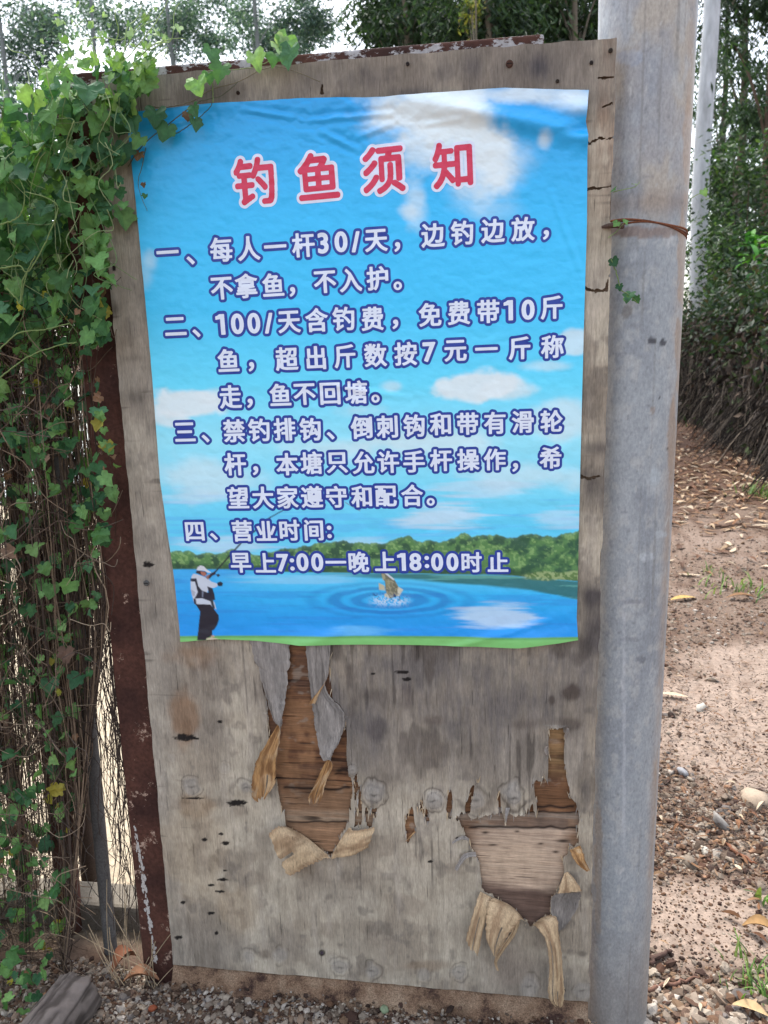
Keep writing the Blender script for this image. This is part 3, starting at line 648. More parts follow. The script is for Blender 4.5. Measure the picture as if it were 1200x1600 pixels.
# peeling strips: sections of (left px, left lift, right px, right lift); lift in metres off the face
def strip(name, secs, tan_first, nsub=12, thick=.0007, label=None, ncross=17, bow=.0, tint=1.0, fray=.10, pale=0.0, split=()):
    A = np.array([[*P2W(l[0], l[1], -l[2]), *P2W(r[0], r[1], -r[2])] for l, r in secs])
    n = len(A); k = np.arange(n)
    # Catmull-Rom through the sections; every fibre column ends at its own length, so the tip is frayed
    m_ = (n - 1) * nsub + 1
    u = np.linspace(0, 1, ncross)
    sd_ = secs[0][0][0] + secs[-1][0][1]
    cut = fray * (.6 * vn(u * 9 + sd_, u * 0, 15) + .4 * vn(u * 31 + sd_, u * 0, 16))
    tt = np.linspace(0, 1, m_)[:, None] * (1 - cut)[None] * (n - 1 - 1e-6); i = tt.astype(int); f = (tt - i)[..., None]
    g = lambda j: A[np.clip(j, 0, n - 1)]
    S = .5 * (2 * g(i) + (g(i + 1) - g(i - 1)) * f + (2 * g(i - 1) - 5 * g(i) + 4 * g(i + 1) - g(i + 2)) * f ** 2 + (3 * g(i) - g(i - 1) - 3 * g(i + 1) + g(i + 2)) * f ** 3)
    L, Rr = S[..., :3], S[..., 3:]
    edge = (vn(np.arange(m_) * .8 + sd_, np.arange(m_) * 0, 5) - .5) * .14 + (vn(np.arange(m_) * .21 + sd_, np.arange(m_) * 0, 6) - .5) * .12
    uu = u[None] + (edge[:, None] * (u[None] - .5))
    P = L * (1 - uu[..., None]) + Rr * uu[..., None]
    T = np.gradient(P, axis=0); B = np.gradient(P, axis=1); N = np.cross(T, B); N /= np.linalg.norm(N, axis=2)[..., None] + 1e-12
    P = P + N * (bow * np.sin(np.pi * u))[None, :, None]
    m = m_; nv = m * ncross
    P = P + N * (.0018 * (fbm(np.arange(m) * .09 + sd_, np.arange(m) * 0, 9, 3) - .5) * ss(np.arange(m) / m, .1, .4))[:, None, None]
    Vt = np.concatenate([P.reshape(-1, 3), (P + N * thick).reshape(-1, 3)])
    a = (np.arange(m - 1)[:, None] * ncross + np.arange(ncross - 1)[None]).ravel()
    F1 = np.stack([a, a + 1, a + ncross + 1, a + ncross], 1)
    for (cu_, f0) in split:
        F1 = F1[~((F1[:, 0] % ncross == int(cu_ * (ncross - 1))) & (F1[:, 0] // ncross > f0 * m))]
    F2 = F1[:, ::-1] + nv
    rim = []
    r_ = np.arange(m - 1)
    for e in (0, ncross - 1):
        x = r_ * ncross + e; rim.append(np.stack([x, x + ncross, x + ncross + nv, x + nv], 1))
    cc = np.arange(ncross - 1)
    cc = cc[~np.isin(cc, [int(c_ * (ncross - 1)) for c_, _ in split])]
    for e in (0, m - 1):
        x = e * ncross + cc; rim.append(np.stack([x, x + 1, x + 1 + nv, x + nv], 1))
    rim = np.concatenate(rim)
    px, py = W2P(P.reshape(-1, 3)); lng = fbm(np.tile(u * 9, m), np.repeat(np.arange(m) * .06, ncross), 21, 3)
    grey = lin([136, 130, 124]) * (.6 + .8 * lng)[:, None] * tint
    tn = mixc(np.broadcast_to(lin([168, 130, 86]), (nv, 3)), lin([122, 88, 56]), ss(lng, .35, .65)) * tint
    tn = mixc(tn, lin([182, 158, 126]), ss(vn(np.tile(u * 3, m), np.repeat(np.arange(m) * .12, ncross), 7), .5, .8) * .6)
    uu_ = np.tile(u, m); dl_ = ss(vn(uu_ * 34 + sd_, np.repeat(np.arange(m) * .03, ncross), 23), .72, .86)
    tn = tn * (1 - pale) + pale * mixc(np.broadcast_to(lin([196, 174, 142]), (nv, 3)), lin([158, 134, 106]), ss(lng, .35, .68))
    tn = mixc(tn, lin([92, 66, 44]), dl_ * .25); grey = mixc(grey, lin([70, 64, 60]), dl_ * .5)
    # side A (the P side) faces +N or -N: front of the sheet is grey
    ca, cb = (grey, tn) if tan_first else (tn, grey)
    o = mk(name, Vt, [F1, F2, rim], M['tan'], np.concatenate([ca, cb]), board, smooth=False)
    if label: o['label'] = label
    return o
z = lambda x, y, d: (x, y, d)
strip('peeling_strip', [(z(390, 1000, .001), z(453, 1000, .003)), (z(402, 1040, .003), z(451, 1045, .006)), (z(415, 1085, .006), z(447, 1085, .010)), (z(426, 1122, .014), z(444, 1108, .016)), (z(436, 1135, .022), z(436, 1128, .016)), (z(438, 1150, .027), z(418, 1158, .016)), (z(433, 1180, .030), z(401, 1188, .018)), (z(431, 1205, .031), z(395, 1212, .020)), (z(429, 1225, .030), z(393, 1240, .022)), (z(412, 1254, .028), z(402, 1256, .024))], False, split=((.4, .82),), label='long twisted strip with its tan back turned outwards', bow=.006)
strip('peeling_strip', [(z(477, 1000, .001), z(515, 1000, .002)), (z(481, 1045, .002), z(508, 1050, .003)), (z(486, 1085, .004), z(512, 1082, .003)), (z(490, 1112, .006), z(536, 1114, .003)), (z(494, 1150, .009), z(534, 1150, .008)), (z(504, 1186, .016), z(524, 1170, .016)), (z(516, 1188, .023), z(511, 1186, .016)), (z(519, 1200, .025), z(499, 1210, .018)), (z(510, 1220, .027), z(488, 1234, .020)), (z(503, 1246, .029), z(482, 1246, .022)), (z(494, 1262, .028), z(485, 1260, .026))], False, split=((.5, .85),), label='grey strip with a knot hole and a curled tan tip', bow=.004)
strip('peeling_strip', [(z(500, 1000, .005), z(516, 1000, .004)), (z(505, 1040, .007), z(514, 1045, .006)), (z(508, 1062, .011), z(510, 1062, .008)), (z(507, 1068, .013), z(499, 1078, .010)), (z(497, 1088, .015), z(485, 1096, .012)), (z(491, 1102, .016), z(484, 1102, .013))], False, label='short narrow strip curled to its tan back')
strip('peeling_strip', [(z(448, 1293, .002), z(517, 1340, .002)), (z(442, 1291, .016), z(500, 1345, .014)), (z(432, 1294, .026), z(478, 1353, .022)), (z(419, 1304, .028), z(447, 1372, .020))], True, split=((.62, .72),), label='broad torn flap curled down to the left, fibrous tan side out', fray=.12, pale=.8, bow=.007)
strip('peeling_strip', [(z(517, 1340, .002), z(545, 1294, .002)), (z(534, 1340, .015), z(556, 1297, .013)), (z(556, 1334, .024), z(572, 1295, .020)), (z(578, 1322, .024), z(588, 1291, .020))], True, label='torn flap curled down to the right below the first bare patch', fray=.12, pale=.7, bow=.004)
strip('peeling_strip', [(z(750, 1393, .003), z(768, 1402, .003)), (z(744, 1410, .022), z(764, 1420, .022)), (z(734, 1445, .032), z(754, 1455, .030)), (z(727, 1474, .030), z(745, 1499, .028))], True, split=((.5, .5),), label='narrow tan strip at the left end of the lower curl', pale=.7)
strip('peeling_strip', [(z(768, 1402, .003), z(820, 1440, .003)), (z(764, 1412, .022), z(812, 1437, .022)), (z(760, 1440, .036), z(797, 1456, .036)), (z(761, 1468, .040), z(783, 1478, .040)), (z(770, 1490, .036), z(776, 1492, .034))], True, split=((.62, .45),), label='broad tan curl rolling down over the lower bare patch', fray=.09, pale=.75, bow=.009)
strip('peeling_strip', [(z(806, 1440, .016), z(813, 1438, .014)), (z(797, 1460, .014), z(804, 1462, .012)), (z(782, 1482, .016), z(788, 1484, .012)), (z(772, 1502, .016), z(777, 1503, .012)), (z(777, 1518, .010), z(780, 1518, .008))], True, label='thin splinter edge inside the lower curl', pale=.7)
strip('peeling_strip', [(z(832, 1446, .003), z(860, 1429, .003)), (z(843, 1452, .024), z(870, 1437, .022)), (z(855, 1480, .034), z(876, 1475, .032)), (z(858, 1510, .032), z(879, 1510, .032)), (z(856, 1540, .026), z(882, 1540, .028)), (z(858, 1560, .022), z(881, 1562, .024)), (z(868, 1573, .020), z(878, 1574, .020))], True, split=((.25, .3), (.6, .75)), label='long tan strip hanging to the bottom edge of the board', pale=.7, bow=.003)
strip('peeling_strip', [(z(883, 1364, .004), z(887, 1362, .004)), (z(876, 1380, .020), z(901, 1378, .020)), (z(871, 1397, .028), z(910, 1393, .026))], True, label='pale cone-shaped curl right of the lower bare patch', pale=.7, tint=1.25)
strip('peeling_strip', [(z(868, 1396, .020), z(908, 1394, .018)), (z(861, 1406, .018), z(906, 1404, .014)), (z(863, 1430, .014), z(898, 1426, .010)), (z(874, 1456, .010), z(879, 1452, .008))], False, label='grey tongue hanging under the pale cone-shaped curl', tint=.9)
strip('peeling_strip', [(z(890, 1328, .003), z(907, 1321, .003)), (z(893, 1336, .016), z(912, 1334, .016)), (z(902, 1350, .020), z(915, 1346, .020)), (z(917, 1362, .014), z(923, 1361, .014))], True, label='small tan curl near the pole at the right edge')
strip('peeling_strip', [(z(733, 1314, .003), z(733, 1310, .003)), (z(720, 1312, .008), z(722, 1306, .006)), (z(706, 1320, .006), z(705, 1316, .004))], True, label='slim upper crescent splinter left of the big bare patch', pale=.7, tint=1.2)
strip('peeling_strip', [(z(745, 1338, .003), z(743, 1331, .003)), (z(728, 1342, .010), z(724, 1335, .008)), (z(714, 1362, .008), z(709, 1360, .006))], True, label='slim lower crescent splinter left of the big bare patch', pale=.7, tint=1.2)
strip('peeling_strip', [(z(881, 1152, .003), z(884, 1152, .003)), (z(884, 1142, .010), z(888, 1144, .008)), (z(886, 1137, .012), z(889, 1138, .010))], True, label='tiny splinter at the top of the narrow bare column', tint=1.2)
strip('peeling_strip', [(z(853, 1180, .004), z(858, 1178, .003)), (z(850, 1172, .010), z(855, 1168, .009)), (z(853, 1166, .010), z(859, 1165, .008))], True, label='tiny pale chip beside the narrow bare column', tint=1.2)
strip('peeling_strip', [(z(790, 1262, .003), z(797, 1262, .003)), (z(789, 1275, .009), z(793, 1275, .008)), (z(790, 1284, .010), z(791, 1284, .009))], False)
strip('peeling_strip', [(z(633, 1316, .003), z(648, 1298, .003)), (z(640, 1311, .008), z(650, 1300, .007)), (z(646, 1305, .009), z(651, 1300, .008))], True, label='small triangular tan splinter in the middle of the board')
SPL = Acc()                                      # fine loose splinters along the torn edges
em_ = (VX[bd_[:, 0]] + VX[bd_[:, 1]]) / 2
ex_, ey_ = bpx(em_[:, 0], em_[:, 1])
cand = np.where((ey_ > 1010) & (ey_ < 1445) & (ex_ > 385) & (ex_ < 910))[0]
for k in rng.choice(cand, 230, replace=False):
    x, z_ = em_[k]; up = rng.choice([-1, 1]); l = rng.uniform(.005, .022); w_ = rng.uniform(.0005, .0017); dx = rng.normal(0, .18) * l; lf = rng.uniform(.0, .006)
    t = np.linspace(0, 1, 5); cx = x + dx * t; cz = z_ + up * l * (t - .35); wy = w_ * (1 - t ** 2) + .0001; yy = -.0006 - lf * t ** 2
    V = np.concatenate([np.stack([cx - wy, yy, cz], 1), np.stack([cx + wy, yy, cz], 1)]); i = np.arange(4)
    SPL.add(V, np.stack([i, i + 1, i + 6, i + 5], 1), C=lin([(150, 144, 136), (178, 156, 126), (126, 118, 110), (192, 176, 150)][k % 4]))
spo = SPL.build('splinters', M['tan'], board); spo['kind'] = 'stuff'
# screws
def screw(px, py, r, col):
    p = P2W(px, py, -.001); A = Acc()
    V, Q, T = tube([[p[0], .004, p[2]], [p[0], -.003, p[2]], [p[0], -.004, p[2]]], [r, r, r * .7], 12)
    A.add(V, Q, T, lin(col)); V, Q = boxv(p[0] - r * .7, p[0] + r * .7, -.0043, -.0039, p[2] - r * .12, p[2] + r * .12); A.add(V, Q, C=lin((30, 26, 24)))
    A.build('screw', M['attr_rough'], board)
for px, py, r, c_ in [(796, 100, .006, (74, 52, 44)), (637, 100, .003, (50, 44, 44)), (871, 127, .003, (60, 52, 46)), (954, 79, .0035, (60, 54, 48)), (372, 145, .003, (50, 40, 34)), (503, 1489, .0035, (70, 60, 66)), (229, 911, .006, (84, 84, 82)), (298, 170, .005, (40, 40, 46)), (924, 98, .003, (50, 46, 44))]:
    screw(px, py, r, c_)

# ------------------------------------------------------------------ poster
poster = thing('rules_poster', 'bright blue printed poster of fishing rules with red title fixed to the plywood', 'poster')
TOPE = np.array([(197, 177), (240, 172), (330, 162), (420, 157), (470, 153), (600, 152), (660, 147), (720, 142), (790, 137), (850, 139), (920, 141)], float)
BOTE = np.array([(283, 1002), (340, 998), (400, 1000), (470, 1006), (560, 1006), (700, 1008), (810, 1010), (870, 1004), (903, 999)], float)
LEFE = np.array([(197, 177), (213, 320), (235, 560), (250, 750), (272, 900), (283, 1002)], float)
RIGE = np.array([(920, 141), (915, 190), (918, 202), (917, 350), (912, 520), (906, 760), (903, 900), (901, 965), (903, 999)], float)
def edge_at(E, ax, t):
    k = (E[:, ax] - E[0, ax]) / (E[-1, ax] - E[0, ax])
    return np.stack([np.interp(t, k, E[:, 0]), np.interp(t, k, E[:, 1])], -1)
def pdisp(px, py):
    """how far the sheet stands off the board, in metres"""
    l = edge_at(LEFE, 1, np.clip((py - 177) / 825, 0, 1))[..., 0]; r = edge_at(RIGE, 1, np.clip((py - 141) / 858, 0, 1))[..., 0]
    s = (px - l) / (r - l)
    top = 172 - 33 * np.clip(s, 0, 1); t = (py - top) / (1003 - top)
    d = .0045 + .006 * (fbm(px / 210, py / 260, 201, 2) - .5)
    ridge = py - (160 + 0.14 * (px - 640) + .0002 * (px - 640) ** 2)
    d = d + .014 * np.exp(-(ridge / 16) ** 2) * ss(px, 560, 740)
    k2 = py - (203 - .10 * (px - 918)); d = d - .010 * np.exp(-(k2 / 9) ** 2) * ss(px, 850, 915) + .010 * np.exp(-((py - 172) / 16) ** 2) * ss(px, 850, 910)
    d = d + .006 * np.exp(-((py - 165) / 12) ** 2) * (1 - ss(px, 330, 560)) * .7
    cr = fbm(px / 42, py / 30, 205, 3); d = d + .0042 * (np.abs(cr - .5) * 2) * (np.exp(-((py - 185) / 45) ** 2) * np.exp(-((px - 560) / 130) ** 2) + .30)
    d = d + .0016 * (fbm(px / 17, py / 13, 207, 3) - .5) * (.6 + 1.1 * np.exp(-((py - 200) / 90) ** 2))
    for (x0, y0, x1, y1, am) in [(470, 190, 610, 178, .0030), (500, 205, 560, 235, .0026), (560, 215, 610, 196, .0022), (660, 195, 720, 188, .0016), (225, 205, 330, 180, .0018), (380, 172, 470, 186, .0026), (500, 600, 640, 622, .0010), (860, 300, 905, 420, .0010)]:
        ex, ey = x1 - x0, y1 - y0; tq = np.clip(((px - x0) * ex + (py - y0) * ey) / (ex * ex + ey * ey), 0, 1); dq = np.hypot(px - x0 - ex * tq, py - y0 - ey * tq)
        d = d + am * np.exp(-(dq / 4.5) ** 2) * np.sin(np.pi * np.clip(tq, .05, .95)) - am * .6 * np.exp(-((dq - 8) / 5) ** 2)
    g = py + .32 * (px - 640); d = d + .0035 * np.exp(-((g - 955) / 10) ** 2) * ss(px, 380, 420) * (1 - ss(px, 500, 560)) + .0025 * np.exp(-((py - .28 * (800 - px) - 985) / 6) ** 2) * ss(px, 650, 700) * (1 - ss(px, 830, 880))
    d = d + .007 * ss(t, .965, 1.0) * (.3 + .9 * np.exp(-((px - 810) / 60) ** 2) + .5 * np.exp(-((px - 480) / 60) ** 2))
    return np.clip(d, .0025, .05)
def blob(px, py, x, y, rx, ry, nz_, sharp=.35):
    q = 1 - np.hypot((px - x) / rx, (py - y) / ry) + 1.1 * (nz_ - .5)
    return ss(q, .0, sharp)
def inpoly(px, py, pts, aa=1.0):
    m = np.zeros(px.shape); P = np.array(pts, float)
    k = (px > P[:, 0].min() - 3) & (px < P[:, 0].max() + 3) & (py > P[:, 1].min() - 3) & (py < P[:, 1].max() + 3)
    m[k] = 1 - ss(psdf(px[k], py[k], [P]), -aa * .6, aa * .6)
    return m
def art(px, py):
    n = fbm(px / 60, py / 45, 301, 5); n2 = fbm(px / 25, py / 20, 307, 4); hs = fbm(px / 90, py / 5, 311, 4)
    ky = np.array([130, 200, 350, 480, 600, 690, 770, 830, 870]); kc = np.array([lin(x) for x in [(26, 146, 220), (34, 160, 230), (48, 184, 246), (58, 192, 248), (98, 212, 250), (146, 222, 248), (116, 212, 246), (88, 200, 244), (118, 210, 244)]])
    c = np.stack([np.interp(py, ky, kc[:, i]) for i in range(3)], -1)
    c = c * (1 - .10 * ss(-px, -420, -200) * ss(-py, -420, -200))[..., None]
    wh = lin([218, 228, 238])
    for (x, y, rx, ry, k, sh) in [(800, 148, 150, 26, .8, .8), (880, 160, 70, 22, .5, .9), (690, 182, 150, 60, .97, .6), (738, 232, 92, 88, .95, .7), (672, 222, 70, 60, .7, .6), (650, 318, 28, 52, .55, .6), (640, 330, 22, 20, .5, .6), (742, 295, 70, 50, .45, 1.0), (770, 250, 90, 80, .4, 1.2), (850, 218, 20, 26, .6, .7), (812, 250, 60, 50, .3, .9), (780, 330, 60, 30, .18, .9), (600, 240, 40, 60, .25, .9),
                                  (292, 632, 72, 30, .92, .3), (268, 655, 50, 20, .8, .5), (340, 620, 50, 18, .5, .6), (742, 600, 82, 30, .92, .3), (790, 608, 60, 26, .7, .5), (612, 604, 24, 13, .5, .7), (895, 535, 32, 24, .7, .5), (858, 572, 60, 14, .5, .7), (870, 655, 70, 40, .6, .7), (330, 745, 110, 42, .55, .8), (520, 700, 120, 30, .5, .9), (660, 692, 140, 34, .6, .8), (560, 640, 60, 20, .4, .9), (820, 745, 130, 32, .5, .8), (228, 430, 24, 50, .3, .9), (235, 405, 14, 22, .3, .9)]:
        c = mixc(c, wh, blob(px, py, x, y, rx, ry, n, sh) * k)
    # streaked, mirror-like lower sky
    lo = ss(py, 745, 800)
    c = mixc(c, lin([92, 184, 240]), lo * ss(hs, .5, .7) * .6)
    for (x, y, rx, ry, k) in [(690, 805, 90, 26, .8), (880, 810, 60, 22, .5), (350, 850, 90, 18, .6), (310, 775, 90, 14, .5), (560, 850, 60, 14, .45), (760, 765, 100, 20, .55)]:
        c = mixc(c, lin([196, 218, 240]), blob(px, py, x, y, rx, ry, hs, .6) * k)
    # far tree line
    bx = [230, 270, 320, 360, 420, 440, 500, 560, 600, 640, 660, 690, 720, 760, 800, 830, 870, 905, 940]
    top = np.interp(px, bx, [860, 861, 864, 862, 862, 856, 852, 846, 850, 838, 850, 846, 836, 836, 842, 838, 836, 828, 824]) + 9 * (fbm(px / 11, px * 0, 321, 3) - .5) + 8 * (vn(px / 24, px * 0, 323) - .5)
    bot = np.interp(px, bx, [890, 889, 889, 889, 892, 893, 894, 895, 896, 896, 896, 897, 897, 897, 899, 902, 905, 908, 908])
    tm = ss(py - top, -1.2, 1.2) * (1 - ss(py - bot, -1, 1.5))
    cl = fbm(px / 13, py / 11, 331, 4); fine = fbm(px / 4, py / 3.5, 333, 2)
    tc = mixc(np.broadcast_to(lin([84, 128, 78]), c.shape), lin([44, 82, 62]), ss(cl, .48, .68)); tc = mixc(tc, lin([132, 168, 108]), ss(fine + .4 * (cl - .5) * -1, .58, .75) * .75)
    tc = mixc(tc, lin([34, 84, 62]), ss(px, 790, 830) * .45 * ss(cl, .4, .5)); tc = mixc(tc, lin([34, 74, 52]), ss(py - bot, -11, -5) * .75)
    tc = mixc(tc, lin([120, 156, 150]), ss(top - py, -8, 2) * .25)
    # water
    wk = np.array([880, 900, 930, 965, 1000]); wc = np.array([lin(x) for x in [(80, 192, 242), (86, 196, 244), (44, 176, 240), (24, 154, 234), (14, 138, 228)]])
    wcol = np.stack([np.interp(py, wk, wc[:, i]) for i in range(3)], -1)
    wcol = mixc(wcol, lin([18, 142, 228]), ss(-px, -440, -300) * .6); wcol = mixc(wcol, lin([40, 126, 214]), ss(hs, .55, .75) * .4)
    wcol = mixc(wcol, lin([196, 216, 238]), blob(px, py, 770, 962, 80, 22, hs, .5) * .75 + 0); wcol = mixc(wcol, lin([150, 205, 245]), blob(px, py, 470, 905, 120, 10, hs, .5) * .5)
    wcol = mixc(wcol, lin([120, 196, 244]), blob(px, py, 560, 985, 60, 12, hs, .7) * .5)
    rr = np.hypot(px - 608, (py - 938) * 4.6) + 14 * (n2 - .5)
    rip = (.5 + .5 * np.sin(rr / 6.2)) * (1 - ss(rr, 60, 165)) * ss(rr, 20, 45)
    wcol = mixc(wcol, lin([20, 92, 176]), np.clip(rip * .8, 0, .5))
    c = mixc(c, wcol, ss(py - bot, -1, 1))
    c = mixc(c, tc, tm)
    # bank and reflection at the right
    rf = (1 - ss(py - bot - np.interp(px, [420, 640, 700, 760, 830, 905], [2, 8, 13, 16, 18, 30]) + 7 * (hs - .5), -2, 3)) * ss(py - bot, 0, 2) * ss(px, 420, 640)
    c = mixc(c, mixc(np.broadcast_to(lin([40, 92, 76]), c.shape), lin([90, 150, 130]), ss(hs, .5, .7)), rf * .85)
    bk = blob(px, py, 870, 900, 60, 8, n2, .4) * ss(px, 795, 815)
    c = mixc(c, mixc(np.broadcast_to(lin([150, 168, 120]), c.shape), lin([90, 120, 70]), ss(fine, .45, .6)), bk * .9)
    # grass strip along the foot
    gl = np.interp(px, [270, 420, 640, 800, 905], [993, 992, 993, 994, 994])
    gc = mixc(np.broadcast_to(lin([120, 186, 112]), c.shape), lin([84, 150, 84]), ss(gl + 5 - py, 0, 3) * .8)
    c = mixc(c, gc, ss(py - gl, -1, 1))
    c = c * np.array([1.10, 1.12, 1.03])                         # sun-faded print
    # fish leaping
    P = lambda pts: [(540 + x * .11667, 870 + y * .11667) for x, y in pts]
    for pts, co in [([(445, 350), (520, 385), (530, 450), (450, 445)], (196, 190, 160)), ([(695, 395), (772, 440), (715, 530), (680, 520)], (206, 204, 182)), ([(520, 500), (560, 480), (600, 560), (520, 530)], (200, 196, 170)),
                    ([(470, 222), (540, 222), (645, 290), (702, 390), (692, 520), (600, 560), (540, 470), (525, 330)], (112, 112, 92)), ([(520, 222), (560, 222), (655, 300), (645, 318)], (206, 216, 222)), ([(530, 300), (600, 320), (600, 420), (540, 400)], (140, 136, 104)), ([(480, 222), (520, 226), (535, 290), (500, 320)], (160, 156, 124))]:
        c = mixc(c, lin(co), inpoly(px, py, P(pts)))
    fb = inpoly(px, py, P([(530, 300), (645, 300), (702, 390), (692, 520), (600, 560), (540, 470)]))
    c = mixc(c, lin([176, 170, 140]), fb * ss(vn(px / 1.6, py / 1.6, 341), .55, .75) * .6)
    sp_ = np.exp(-((px - 609) / 27) ** 4 - ((py - 939) / 6.5) ** 2); c = mixc(c, lin([210, 226, 244]), sp_ * ss(vn(px / 2, py / 1.8, 345), .25, .6))
    c = mixc(c, lin([28, 60, 110]), np.exp(-((px - 609) / 32) ** 6 - ((py - 932) / 6) ** 2) * ss(vn(px / 2.2, py / 2.2, 347), .68, .85))
    # angler
    A = lambda pts: [(270 + x * .10833, 860 + y * .10833) for x, y in pts]
    def line(c, pts, w_, col):
        for (x0, y0), (x1, y1) in zip(pts[:-1], pts[1:]):
            ex, ey = x1 - x0, y1 - y0; t = np.clip(((px - x0) * ex + (py - y0) * ey) / (ex * ex + ey * ey), 0, 1)
            c = mixc(c, col, 1 - ss(np.hypot(px - x0 - ex * t, py - y0 - ey * t), w_ * .4, w_ * .4 + .9))
        return c
    c = line(c, [(327, 903), (337, 893), (378, 847), (423, 808)], 1.7, lin([22, 30, 48])); c = line(c, [(423, 808), (448, 794)], 1.0, lin([40, 70, 110]))
    c = line(c, [(540, 785), (562, 798)], .5, lin([120, 150, 180]))
    for pts, co in [([(330, 320), (350, 285), (470, 300), (500, 330), (460, 375), (380, 340)], (52, 36, 40)), ([(400, 300), (470, 310), (490, 350), (450, 372), (410, 340)], (170, 108, 92)), ([(345, 285), (360, 240), (400, 215), (450, 225), (490, 270), (565, 322), (510, 318), (460, 292), (395, 285)], (214, 216, 222)),
                    ([(275, 370), (300, 335), (360, 345), (450, 378), (510, 410), (560, 450), (655, 480), (640, 520), (590, 540), (530, 535), (500, 600), (560, 700), (600, 740), (632, 850), (590, 830), (545, 782), (340, 780), (315, 770), (290, 680), (262, 560), (262, 430)], (198, 206, 218)),
                    ([(470, 380), (520, 345), (560, 350), (530, 400), (510, 420)], (150, 110, 100)), ([(545, 330), (610, 300), (625, 340), (560, 370), (530, 405), (520, 385)], (40, 30, 44)),
                    ([(258, 405), (345, 400), (370, 510), (420, 575), (500, 605), (520, 600), (500, 515), (575, 545), (605, 640), (615, 710), (540, 730), (430, 690), (315, 690), (340, 650), (362, 600), (325, 450), (258, 442)], (30, 34, 52)), ([(420, 590), (445, 590), (440, 670), (425, 670)], (120, 130, 150)), ([(540, 720), (580, 700), (610, 830), (585, 860)], (50, 60, 70)), ([(300, 690), (335, 700), (345, 780), (310, 770)], (34, 38, 54)),
                    ([(645, 465), (690, 445), (725, 470), (715, 510), (670, 515), (645, 495)], (28, 34, 54)), ([(630, 345), (665, 335), (685, 360), (650, 385)], (30, 40, 60)),
                    ([(330, 770), (545, 778), (600, 850), (662, 930), (668, 1000), (640, 1080), (605, 1135), (572, 1155), (575, 1225), (500, 1262), (482, 1290), (358, 1290), (372, 1150), (385, 1000), (398, 880)], (26, 28, 44)), ([(490, 1262), (560, 1250), (685, 1268), (600, 1282), (490, 1282)], (206, 190, 168)), ([(560, 1222), (600, 1216), (612, 1240), (560, 1245)], (196, 160, 140)), ([(265, 560), (330, 600), (315, 660), (285, 650)], (168, 172, 184))]:
        c = mixc(c, lin(co), inpoly(px, py, A(pts), 1.1))
    return c
ns, nt_ = 500, 620
S_, T_ = np.meshgrid(np.linspace(0, 1, ns), np.linspace(0, 1, nt_))
te, be = edge_at(TOPE, 0, S_), edge_at(BOTE, 0, S_); le, re = edge_at(LEFE, 1, T_), edge_at(RIGE, 1, T_)
s3, t3 = S_[..., None], T_[..., None]
PP = (1 - t3) * te + t3 * be + (1 - s3) * le + s3 * re - ((1 - s3) * (1 - t3) * TOPE[0] + s3 * (1 - t3) * TOPE[-1] + (1 - s3) * t3 * BOTE[0] + s3 * t3 * BOTE[-1])
W3 = P2W(PP[..., 0], PP[..., 1], -.004); W3[..., 1] = -pdisp(PP[..., 0], PP[..., 1])
a = (np.arange(nt_ - 1)[:, None] * ns + np.arange(ns - 1)[None]).ravel()
Vp = W3.reshape(-1, 3); Cp = art(PP[..., 0], PP[..., 1]).reshape(-1, 3)
nvp = len(Vp); Vbk = Vp + np.array([0, .0006, 0])
fq = np.stack([a, a + ns, a + ns + 1, a + 1], 1)
mk('printed_sheet', np.concatenate([Vp, Vbk]), [np.concatenate([fq, fq[:, ::-1] + nvp])], M['paper'], np.concatenate([Cp, np.full((nvp, 3), .7)]), poster, smooth=True)

# lettering: glyph outlines of Blender's built-in font, thickened by a distance field
GL = {'1': [np.array([(-.21, .19), (-.21, .29), (-.13, .315), (-.06, .365), (.12, .365), (.12, -.365), (-.02, -.365), (-.02, .215)])]}
def glyph(ch):
    if ch in GL: return GL[ch]
    cu = bpy.data.curves.new('glyph', 'FONT'); cu.body = ch; cu.fill_mode = 'NONE'; cu.resolution_u = 5
    ob = bpy.data.objects.new('glyph', cu); COL.objects.link(ob)
    me = bpy.data.meshes.new_from_object(ob.evaluated_get(bpy.context.evaluated_depsgraph_get()))
    co = np.array([v.co[:2] for v in me.vertices]); nb = {}
    for e in me.edges:
        i, j = e.vertices; nb.setdefault(i, []).append(j); nb.setdefault(j, []).append(i)
    seen = set(); loops = []
    for s0 in range(len(co)):
        if s0 in seen or s0 not in nb: continue
        L = [s0]; seen.add(s0)
        while True:
            nx_ = [q for q in nb[L[-1]] if q not in seen]
            if not nx_: break
            L.append(nx_[0]); seen.add(nx_[0])
        loops.append(co[L])
    bpy.data.objects.remove(ob); bpy.data.curves.remove(cu); bpy.data.meshes.remove(me)
    allp = np.concatenate(loops); cen = (allp.min(0) + allp.max(0)) / 2; GL[ch] = [l - cen for l in loops]
    return GL[ch]
def field(ch, sx, sw, step, pad=.2, rnd=0.0):
    L = [l * np.array([sw, 1.0]) for l in glyph(ch)]; al = np.concatenate(L); lo = al.min(0) - pad; hi = al.max(0) + pad
    gx_ = np.arange(lo[0], hi[0], step); gy_ = np.arange(lo[1], hi[1], step); X, Y = np.meshgrid(gx_, gy_)
    D = psdf(X, Y, L, sx)
    if rnd:                                             # keep only the stroke cores, then grow round them
        fx = np.arange(lo[0], hi[0], step * .5); fy = np.arange(lo[1], hi[1], step * .5); FX, FY = np.meshgrid(fx, fy)
        k = psdf(FX, FY, L) < -rnd; cx, cy = FX[k], FY[k]; D = np.full(X.shape, 9.)
        for i in range(0, len(cx), 400): D = np.minimum(D, np.hypot(X[..., None] - cx[i:i + 400], Y[..., None] - cy[i:i + 400]).min(-1))
    return D, gx_, gy_
